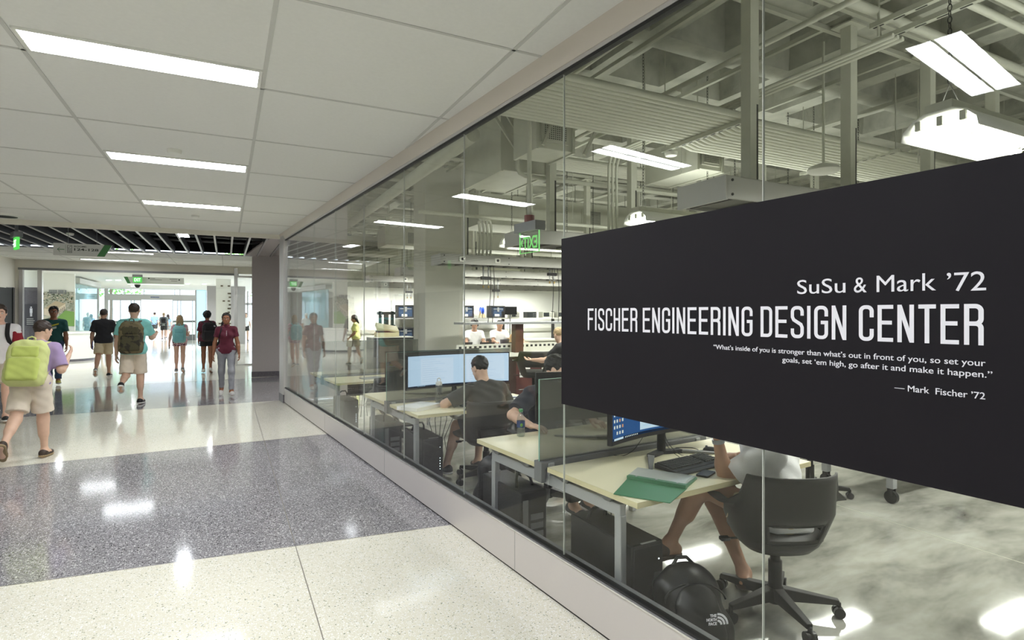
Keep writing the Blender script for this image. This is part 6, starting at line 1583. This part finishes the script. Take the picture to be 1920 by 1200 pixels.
LA = [(3.5, 1.72, 2.64, 'bright caged tube lamp nearest the camera, above the black sign'), (4.95, 1.72, 2.64, 'next caged tube lamp in line behind the nearest one'), (6.4, 1.72, 2.64, 'third caged tube lamp of the front row, hidden by the sign'),
      (4.06, 5.0, 2.66, 'caged tube lamp touching the top edge of the sign'), (5.5, 5.0, 2.66, 'caged tube lamp of the second row, behind the sign'), (7.0, 5.0, 2.66, 'last caged tube lamp of the second row'),
      (3.72, 7.6, 2.66, 'caged tube lamp showing at the end of the second trough'), (5.2, 7.6, 2.66, 'caged tube lamp of the third row behind the exit sign'), (6.9, 7.6, 2.66, 'caged tube lamp of the third row further across'),
      (4.4, 10.6, 2.66, 'caged tube lamp behind the square column'), (6.2, 10.6, 2.66, 'caged tube lamp above the island bench'), (8.2, 10.6, 2.66, 'caged tube lamp beyond the island bench'),
      (3.9, 13.4, 2.66, 'caged tube lamp over the far benches'), (5.9, 13.4, 2.66, 'caged tube lamp over the instrument bench'), (8.0, 13.4, 2.66, 'caged tube lamp at the far end of the instrument bench'),
      (4.2, 18.1, 2.66, 'caged tube lamp above the printer shelves'), (6.6, 18.1, 2.66, 'caged tube lamp before the white back wall'), (9.2, 18.1, 2.66, 'caged tube lamp at the far corner of the back wall'), (9.5, 4.0, 2.66, 'caged tube lamp deep in the hidden part of the lab'), (9.5, -1.0, 2.66, 'caged tube lamp deep in the lab behind the camera'), (5.0, -1.6, 2.66, 'caged tube lamp of the row behind the camera')]
for a, b, z, l in LA: bay_lamp(a, b, z, l, 4.0 if b > 17 else 1.8 if b > 13 else 1.5 if b > 10 else 1.)
# small ceiling things
mb = MB(); mb.lathe([(.02, -.03), (.12, -.028), (.15, -.005), (.13, .03), (.05, .06)], n=24); solo('ceiling_dome', mb, M['white_plastic'], 'pale round dome hanging beside the second post', 'dome', W(5.2, 3.55, 3.05), smooth=True)
ab_tube('dome_rod', [(5.2, 3.55, 3.11), (5.2, 3.55, 4.3)], .012, M['conduit'], 'rod carrying the pale round dome', 'rod')
disc('smoke_detector.003', W(4.36, 4.75, 3.42), .07, .04, 'white smoke detector under the end of the conduit bank', M['white_plastic'], 'smoke detector')
t = exit_sign('clear hanging exit sign with reversed green letters inside the lab', (3.05, 4.62, 2.25), math.radians(90+2), .32, .2, True, False, True)
mb = MB(); mb.tube([(0, 0, .31), (0, 0, 2.4)], .022, 10); link('stem', mb, M['conduit'], t, smooth='all')
mb = MB(); mb.lathe([(.05, .29), (.05, .36)], n=16); link('canopy', mb, M['red_paint'], t, smooth=True)

# ------------------------------------------------------------------ people
SK = {'fair': mat('skin_fair', (216, 178, 154), .5, var=.04, vscale=18), 'pink': mat('skin_pink', (226, 182, 160), .5, var=.04, vscale=18), 'tan': mat('skin_tan', (190, 148, 122), .5, var=.04, vscale=18),
      'brown': mat('skin_brown', (150, 100, 72), .5, var=.05, vscale=18), 'dark': mat('skin_dark', (120, 78, 56), .5, var=.05, vscale=18)}
def cloth(name, c, var=.06, bump=.12): return mat(name, c, .85, var=var, vscale=9, bump=bump, bscale=160, sheen=.1)
HB = mat('hair_black', (26, 22, 20), .5, var=.25, vscale=60, bump=.4, bscale=120); HD = mat('hair_dark_brown', (52, 38, 30), .5, var=.25, vscale=60, bump=.4, bscale=120); HL = mat('hair_blond', (176, 150, 112), .5, var=.2, vscale=60, bump=.4, bscale=120)
K_WHITE = mat('eye_white', (225, 222, 216), .3); K_DARK = mat('eye_dark', (34, 24, 20), .3)
c_black = cloth('black_cotton', (30, 29, 33)); c_char = cloth('charcoal_cotton', (62, 61, 58)); c_navy = cloth('navy_cotton', (38, 40, 52)); c_white = cloth('white_cotton', (246, 246, 246), .01)
c_khaki = cloth('khaki_cotton', (206, 190, 156)); c_beige = cloth('beige_cotton', (222, 208, 190)); c_teal = cloth('aqua_cotton', (140, 214, 208)); c_maroon = cloth('maroon_pique', (92, 26, 46)); c_greyp = cloth('grey_trousers', (152, 154, 160))
c_purple = cloth('lilac_cotton', (164, 142, 182)); c_green = cloth('dark_green_cotton', (24, 78, 74)); c_jean = cloth('blue_denim', (56, 76, 104)); c_pink = camo('pink_print', [(236, 210, 214), (226, 170, 184), (250, 240, 240)], 14); c_flower = camo('flower_print', [(120, 50, 70), (220, 190, 196), (160, 80, 100)], 22)
c_yel = cloth('yellow_cotton', (226, 230, 148)); c_tan = cloth('tan_cotton', (150, 138, 108)); c_marw = camo('maroon_white_print', [(86, 28, 48), (96, 34, 54), (232, 226, 230)], 7); c_red = cloth('red_cotton', (146, 28, 42)); c_vee = cloth('white_knit', (238, 234, 236), .02); c_greyt = cloth('grey_cotton', (150, 156, 150)); c_blue = cloth('pale_blue_cotton', (150, 180, 214))
S_BLK = mat('shoe_black', (28, 28, 30), .6); S_GRY = mat('shoe_grey', (120, 118, 118), .6); S_WHT = mat('shoe_white', (226, 224, 218), .5); S_YEL = mat('shoe_yellow', (190, 180, 80), .6); S_BRN = mat('sandal_brown', (62, 48, 38), .6); SOLE = mat('sole_white', (232, 230, 226), .5); SOLED = mat('sole_tan', (150, 130, 96), .6)
def g2az(deg): return deg+math.degrees(DEL)
def dress(J, o, top, bottom, sh, hairm, hk, vx=.009, sole=SOLE, **kw):
    shirt(J, top, o, vx=vx, **kw.get('shirt', {}))
    if kw.get('trousers'):
        for q in (): pass
        shorts(J, bottom, o, name='trousers', upto=kw['trousers'], flare=kw.get('flare', .0), vx=vx, e=kw.get('be', .012))
    else: shorts(J, bottom, o, upto=kw.get('upto', .75), flare=kw.get('flare', .03), vx=vx, e=kw.get('be', .016))
    if sh: 
        for sd in 'LR': shoe(J, sd, sh if not isinstance(sh, dict) else sh[sd], sole, o, vx)
    hair(J, hairm, o, hk, max(.006, vx*.8))

# 1 woman in the maroon polo, walking toward the camera
J = pose(1.67, (1.16, 12.40), 184, legs=((16, 4, -8), (-12, 14, 22)), arms=((4, 13, 12), (-6, 14, 14)), head=(4, 2), female=True, anchor='L')
o = person('woman walking toward the camera in a maroon polo shirt and grey trousers', J, SK['brown'], .008)
dress(J, o, c_maroon, c_greyp, S_WHT, HB, 'pony', .008, trousers=1.93, shirt=dict(sleeve=.55, hem=-.05, e=.010, collar=c_maroon), flare=-.008, be=.008); eyes(J, o, K_WHITE, K_DARK)
S = J['S']; p, tu, tf, tr = J['pelvis'], J['tu'], J['tf'], J['tr']
for s in (-1, 1):
    sdf_obj('side_panel', [sdf([cone(p+tu*(-.03)*S+tr*s*.108*S+tf*.02, p+tu*.24*S+tr*s*.094*S+tf*.02, .034, .028, k=.01)], .008)], c_white, o)
mb = MB()
for k in range(4): mb.sphere(tuple(p+tu*(.34+.03*k)*S+tf*(.128-.012*abs(k-1))*S), .007, 6)
link('buttons', mb, c_white, o, smooth='all'); finish(o)
t = thing('shoulder_bag', 'small black shoulder bag of the woman in the maroon polo', 'bag', tuple(p-tu*.08-tf*.17+tr*.12)); O = V(*t.location); mb = MB(); P = [p+tr*.14*S-tf*.1-tu*.0, J['shR']-tf*.07+tu*.03, J['shR']-tr*.05+tu*.075, J['shR']-tr*.05+tf*.075+tu*.02, p+tu*.3*S+tr*.14*S+tf*.085]; mb.tube([tuple(q-O) for q in P], .012, 8); link('strap', mb, M['dark'], t, smooth='all')
sdf_obj('bag_body', [sdf([cone(p-tf*.17-tr*.06+tu*.1-O, p-tf*.17+tr*.1+tu*.1-O, .10, k=.02, flat=(tf, .4))], .01)], M['dark'], t)

# 2 man in aqua, walking away with the dark camouflage backpack
J = pose(1.85, (-.33, 12.46), g2az(2), legs=((-14, 62, 30), (6, 6, 0)), arms=((-6, 12, 16), (30, 14, 70)), head=(6, 2), anchor='R', lean=3)
o = person('tall man in an aqua shirt and pale shorts walking away under a dark backpack', J, SK['fair'], .008)
dress(J, o, c_teal, c_beige, S_BLK, HD, 'short', .008, upto=.92, flare=.03, be=.018, shirt=dict(sleeve=.7, hem=-.07, e=.026, flare=.025)); finish(o)
camo_m = camo('camouflage_nylon', [(66, 60, 46), (112, 102, 74), (164, 152, 116)], 11); camo_d = camo('camouflage_pocket', [(40, 38, 28), (70, 66, 44), (112, 108, 72)], 8)
backpack('big dark camouflage backpack on the man in aqua', J, camo_m, camo_d, w=.36, h=.58, d=.24, strapmat=cloth('brown_webbing', (82, 72, 58)))
# 3 man in the black polo
J = pose(1.79, (-1.19, 18.25), g2az(0), legs=((-20, 26, 40), (10, 4, 0)), arms=((-4, 12, 14), (4, 13, 18)), head=(3, 0), anchor='R')
o = person('man in a black polo and khaki shorts walking away past the curved glass', J, SK['tan'], .009)
dress(J, o, c_black, c_khaki, {'L': S_GRY, 'R': S_BLK}, HD, 'short', .009, upto=.78, shirt=dict(sleeve=.78, hem=-.06, e=.022, flare=.03, collar=c_black)); finish(o)
t = thing('folder_pad', 'blue folder in the hand of the man in the black polo', 'folder', tuple(J['wrL']+V(0, .05, -.14)), .2); mb = MB(); mb.box((0, -.1, 0), (.012, .1, .2)); link('cover', mb, M['blue_plastic'], t)
# 4 girl with the pale teal backpack
J = pose(1.59, (.31, 18.5), g2az(0), legs=((4, 8, 4), (-4, 16, 20)), arms=((-2, 20, 16), (22, 12, 80)), head=(-4, 4), female=True, anchor='L')
o = person('girl with blond hair and a floral top walking away under a pale teal backpack', J, SK['pink'], .009)
dress(J, o, c_pink, c_flower, S_GRY, HL, 'bob', .009, upto=.32, flare=.03, shirt=dict(sleeve=.5, hem=.0, e=.016)); finish(o)
c_tb = cloth('pale_teal_nylon', (146, 206, 208)); backpack('pale teal backpack on the girl with blond hair', J, c_tb, cloth('pale_teal_pocket', (130, 196, 200)), w=.32, h=.48, d=.18)
t = thing('phone', 'black phone hanging in the hand of the blond girl', 'phone', tuple(J['wrL']+V(0, .02, -.16)), .2); mb = MB(); mb.box((-.004, -.035, 0), (.004, .035, .14)); link('body', mb, M['dark'], t)
# 5 woman in black shorts, black backpack
J = pose(1.70, (.95, 17.95), g2az(0), legs=((5, 6, 0), (-4, 18, 20)), arms=((2, 10, 20), (16, 12, 70)), head=(4, 0), female=True, anchor='L')
o = person('woman with short curly black hair and black shorts walking away', J, SK['brown'], .009)
dress(J, o, c_marw, c_black, S_WHT, HB, 'curly', .009, upto=.42, flare=.02, shirt=dict(sleeve=.75, hem=-.04, e=.024, flare=.02)); finish(o)
bk = backpack('plain black backpack slung to one side of the woman in black shorts', J, cloth('black_nylon', (26, 25, 28)), cloth('black_nylon_pocket', (32, 31, 34)), w=.36, h=.50, d=.22, off=(.07, .0), pocket=True)
mb = MB()
for r_ in (.014, .026, .038): ribbon(mb, [(r_*math.sin(k*PI/12), r_*math.cos(k*PI/12)) for k in range(7)], .007, .09, .385, -.125)
link('logo', mb, M['letter'], bk)
# 6 man in the dark green shirt, facing us
J = pose(1.81, (-2.05, 16.55), g2az(172), legs=((12, 4, -6), (-10, 14, 20)), arms=((2, 9, 14), (-4, 9, 14)), head=(-6, -4), anchor='L')
o = person('man in glasses facing the camera in a dark green printed shirt and jeans', J, SK['brown'], .009)
dress(J, o, c_green, c_jean, S_YEL, HB, 'full', .009, trousers=1.92, shirt=dict(sleeve=.72, hem=-.07, e=.018, flare=.02)); eyes(J, o, K_WHITE, K_DARK)
S = J['S']; c = J['head']; mb = MB(); f, u, r = J['hf'], J['hu'], J['hr']
for s in (-1, 1): mb.tube([tuple(c+(r*(s*.034+.026*math.cos(k*PI/6))+f*.105+u*(.002+.018*math.sin(k*PI/6)))*S) for k in range(13)], .003, 5)
mb.tube([tuple(c+(r*-.01+f*.108)*S), tuple(c+(r*.01+f*.108)*S)], .003, 5); link('glasses', mb, M['dark'], o)
ctr = J['pelvis']+J['tu']*.33*S+J['tf']*.140*S; mb = MB()
def chest_quad(x0, z0, x1, z1, sk=.0):
    q = [ctr+(J['tr']*x+J['tu']*(z+sk*x)-J['tf']*(x*x*1.4))*S+J['tf']*.006 for x, z in ((x0, z0), ((x0+x1)/2, z0), (x1, z0), (x1, z1), ((x0+x1)/2, z1), (x0, z1))]; mb.add(q, [(0, 1, 4, 5), (1, 2, 3, 4)])
chest_quad(-.10, .05, .08, .085, -.35); link('shirt_print', mb, cloth('print_yellow', (196, 190, 70)), o, solid=.004)
mb = MB(); chest_quad(-.06, -.02, .05, .03, -.3); link('shirt_print', mb, cloth('print_pale', (196, 206, 190)), o, solid=.004)
finish(o)
# 7 person in lilac with the yellow-green backpack
J = pose(1.62, (-1.14, 8.46), 8, legs=((-26, 30, 50), (12, 6, 0)), arms=((-6, 12, 146), (-14, 18, 150)), head=(36, 16), anchor='R', lean=18, lat=2)
o = person('person in a lilac shirt and beige shorts striding past with a yellow-green backpack', J, SK['fair'], .008, B=1.06)
dress(J, o, c_purple, c_beige, None, HD, 'short', .008, upto=.80, flare=.03, be=.02, shirt=dict(sleeve=.85, hem=-.05, e=.02, flare=.03)) 
for sd in 'LR':
    shoe(J, sd, S_BRN, SOLED, o)
finish(o)
c_lime = cloth('yellow_green_nylon', (206, 212, 138)); backpack('yellow-green backpack on the person in lilac', J, c_lime, cloth('yellow_green_pocket', (192, 204, 108)), w=.36, h=.52, d=.22, strapmat=cloth('pale_yellow_strap', (206, 206, 140)))
# 8 person in white at the frame edge
J = pose(1.80, (-2.02, 11.25), g2az(172), legs=((14, 4, -8), (-14, 16, 24)), arms=((10, 12, 60), (6, 12, 70)), head=(-6, 2), anchor='L')
o = person('person in a white v-neck shirt with dark red sleeves at the edge of the picture', J, SK['pink'], .009)
dress(J, o, c_vee, c_beige, S_BLK, HD, 'full', .009, upto=.85, flare=.04, shirt=dict(sleeve=.3, hem=-.07, e=.016)); eyes(J, o, K_WHITE, K_DARK)
for sd in 'LR': sdf_obj('sleeve', [sdf(limb_arm(J, sd, .022, to=.95, flare=.015), .009, noise=(.003, 22., 1.))], c_red, o)
finish(o)
backpack('black backpack worn by the person in the white shirt', J, c_black, c_black, w=.34, h=.46, d=.18)
# 9 people far off in the doorway
def far(label, u, vfeet, H, az, top, bot, hairm=HD, hk='short', fem=False, skin='fair', bag=None, F=None, vx=.014):
    F_ = F or 1060*1.65/(vfeet-588); p = at(u, 588, F_)
    J = pose(H, (p.x, p.y), az, legs=((12, 6, 0), (-10, 20, 24)), arms=((6, 10, 16), (-8, 10, 16)), female=fem)
    o = person(label, J, SK[skin], vx); dress(J, o, top, bot, S_GRY, hairm, hk, vx, upto=.7); finish(o)
    if bag: backpack(bag, J, M['soft_black'], M['dark'], w=.3, h=.34, d=.16)
far('person in a grey shirt with a black bag standing in the open doorway', 307, 635, 1.72, g2az(0), c_greyt, c_char, HL, 'short', bag='black bag on the person in the open doorway', F=35.5)
far('person in pale blue just outside the doors, beside the one with the black bag', 290, 632, 1.75, g2az(10), c_blue, c_char, HD, F=38.5)
far('woman in pale clothing walking out beside the person in grey', 315, 634, 1.62, g2az(-6), c_blue, c_greyt, HD, 'long', True, F=37.5)
far('person with pale hair half hidden behind the man in the black polo', 188, 0, 1.68, g2az(0), c_white, c_khaki, mat('hair_white', (224, 220, 214), .6), 'short', F=24)
far('person in red and grey walking near the entrance seen past the grey pier', 451, 0, 1.7, g2az(180), c_teal, c_greyt, HD, F=33)
far('second person in white walking near the entrance seen past the grey pier', 461, 0, 1.7, g2az(175), c_white, c_char, HD, F=34)

# ------------------------------------------------------------------ people in the lab
# man in white at the nearest desk
J = pose(1.76, (2.945, 1.885), -8, legs=((84, 80, 0), (84, 80, 0)), arms=((40, 10, 60), (30, 10, 60)), lean=22, lat=15, twist=4, head=(-12, 24), z0=.53)
J['shL'] = V(2.885, 1.92, .87); J['shR'] = V(3.17, 2.0, .91)
ik(J, 'arm', 'L', (2.672, 2.112, .945), (-.3, .5, -.9)); ik(J, 'arm', 'R', (3.03, 2.23, .770), (.8, -.4, -.3))
ik(J, 'leg', 'L', (2.60, 2.40, .27), (-.3, .4, 1)); ik(J, 'leg', 'R', (2.93, 2.13, .115), (-.3, 1, .6))
foot(J, 'L', (-.95, .1, .12)); foot(J, 'R', (.75, .6, -.25))
o = person('man in a white t-shirt and shorts at the nearest desk, chin on hand', J, SK['tan'], .006, hand=((40, (0, .25, 1), (0, 1, 0), (1, 0, 0)), (22, (-.15, 1, -.1), (0, 0, -1), (-1, -.1, 0))))
shirt(J, c_white, o, vx=.007, sleeve=.80, hem=-.11, e=.020, flare=.03, noise=.004, seed=2.)
shorts(J, c_khaki, o, upto=.55, flare=.03, vx=.008); hair(J, HD, o, 'short', .007)
for sd in 'LR':
    S = J['S']; he, ba, to, an = J['heel'+sd], J['ball'+sd], J['toe'+sd], J['an'+sd]; dn = nrm(np.cross(nrm(to-he), np.cross(nrm(to-he), an-he))); dn = dn if dn@(an-he) < 0 else -dn
    s_ = sdf_obj('sandal', [sdf([cone(he+dn*.02, ba+dn*.02, .045, .048, k=.02), cone(ba+dn*.02, to+dn*.02, .048, .036, k=.02)], .006, cuts=[(he+dn*.018, -dn), (he+dn*.045, dn)]), sdf([cone(ba-dn*.005-nrm(to-he)*.01, ba-dn*.005-nrm(to-he)*.05, .046, .046, k=.01)], .006, cuts=[(ba-dn*.0-nrm(to-he)*.0, nrm(to-he)), (ba-nrm(to-he)*.07, -nrm(to-he))])], S_BRN, o)
mb = MB(); w = J['wrL']-nrm(J['wrL']-J['elL'])*.015; d = nrm(J['wrL']-J['elL']); mb.tube([tuple(w-d*.012), tuple(w+d*.012)], .034, 16); link('watch', mb, M['silver'], o, smooth=True)
finish(o)
# man in charcoal at the second bench
J = pose(1.74, (2.77, 4.84), 0, legs=((84, 88, 0), (80, 84, 0)), arms=((48, 14, 40), (48, 10, 40)), lean=20, head=(-14, 22), z0=.46)
ik(J, 'arm', 'L', (2.54, 5.26, .775), (-1, 0, -.4)); ik(J, 'arm', 'R', (2.90, 5.22, .775), (1, -.2, -.5)); ik(J, 'leg', 'L', (2.45, 5.25, .10), (-.1, 1, .6)); foot(J, 'L', (-.2, 1, 0)); ik(J, 'leg', 'R', (2.80, 5.22, .10), (.1, 1, .6)); foot(J, 'R', (.2, 1, 0))
o = person('man with short dark hair in a charcoal t-shirt facing the pale blue monitor', J, SK['fair'], .007, hand=((24, (.2, 1, 0), (0, 0, -1), (1, 0, 0)), (24, (-.1, 1, 0), (0, 0, -1), (-1, 0, 0))))
dress(J, o, c_char, cloth('olive_cotton', (110, 104, 88)), S_BLK, HB, 'short', .007, upto=.9, shirt=dict(sleeve=.8, hem=-.03, e=.02, flare=.02, noise=.005)); finish(o)
# person in navy behind the frosted divider
J = pose(1.74, (2.85, 4.08), 186, legs=((84, 88, 0), (84, 88, 0)), arms=((40, 10, 50), (40, 10, 50)), lean=10, head=(-50, 18), z0=.51)
ik(J, 'arm', 'R', (2.46, 3.70, .77), (-1, .3, -.4)); ik(J, 'arm', 'L', (3.0, 3.60, .77), (1, 0, -.5)); ik(J, 'leg', 'L', (3.0, 3.65, .10), (0, -1, .6)); ik(J, 'leg', 'R', (2.82, 3.62, .10), (0, -1, .6)); foot(J, 'L', (0, -1, 0)); foot(J, 'R', (0, -1, 0))
o = person('person in a navy shirt sitting behind the frosted divider with head turned aside', J, SK['fair'], .007, hand=((20, (0, -1, 0), (0, 0, -1), (-1, 0, 0)), (20, (.2, -1, 0), (0, 0, -1), (1, 0, 0))))
dress(J, o, c_navy, c_char, S_BLK, HB, 'short', .008, trousers=1.9, shirt=dict(sleeve=.8, hem=-.03, e=.02, flare=.02, noise=.005)); finish(o)
# woman in yellow by the back wall
J = pose(1.62, (5.30, 18.2), -68, legs=((4, 4, 0), (-4, 6, 4)), arms=((6, 8, 40), (2, 10, 14)), head=(-8, 22), female=True)
o = person('woman in a pale yellow t-shirt and khaki shorts standing near the back wall', J, SK['tan'], .010, B=1.1)
dress(J, o, c_yel, c_tan, S_BLK, HB, 'bob', .010, upto=.85, flare=.04, shirt=dict(sleeve=.75, hem=-.04, e=.03, flare=.03, seed=3.)); finish(o)
# person in black on the tall stool
J = pose(1.70, (5.40, 6.90), -24, legs=((78, 80, 0), (74, 78, 0)), arms=((46, 10, 44), (46, 10, 44)), lean=26, head=(24, 26), z0=.72)
o = person('person with fair hair in a black t-shirt on a stool at the island bench', J, SK['fair'], .009)
dress(J, o, c_black, c_char, S_BLK, HL, 'short', .009, upto=.9, shirt=dict(sleeve=.75, hem=-.02, e=.02)); finish(o)
# people at the white work table
def seated(label, u, F, az, top, hairm, hk, H=1.68, fem=False, skin='tan', bot=None):
    p = at(u, 588, F); J = pose(H, (p.x, p.y), az, legs=((86, 86, 0), (86, 86, 0)), arms=((40, 10, 50), (44, 10, 46)), lean=12, head=(0, 20), female=fem, z0=.74)
    o = person(label, J, SK[skin], .012); dress(J, o, top, bot or c_char, S_BLK, hairm, hk, .012, upto=.9, shirt=dict(sleeve=.7, e=.02)); finish(o)
    dup(ST, (p.x, p.y, 0), math.radians(-az), 'tall stool of the %s' % label[:label.index(' seated')])
seated('dark haired person in white seated at the white table nearest the column', 888, 13.9, 200, c_white, HB, 'curly')
seated('black haired person in pale grey seated at the white table past the hanging cables', 933, 14.2, 190, c_white, HB, 'short')
seated('person in tan seated low beside the maroon post at the white table', 961, 13.6, 150, cloth('tan_print', (196, 160, 120)), HD, 'short', 1.45, skin='pink')
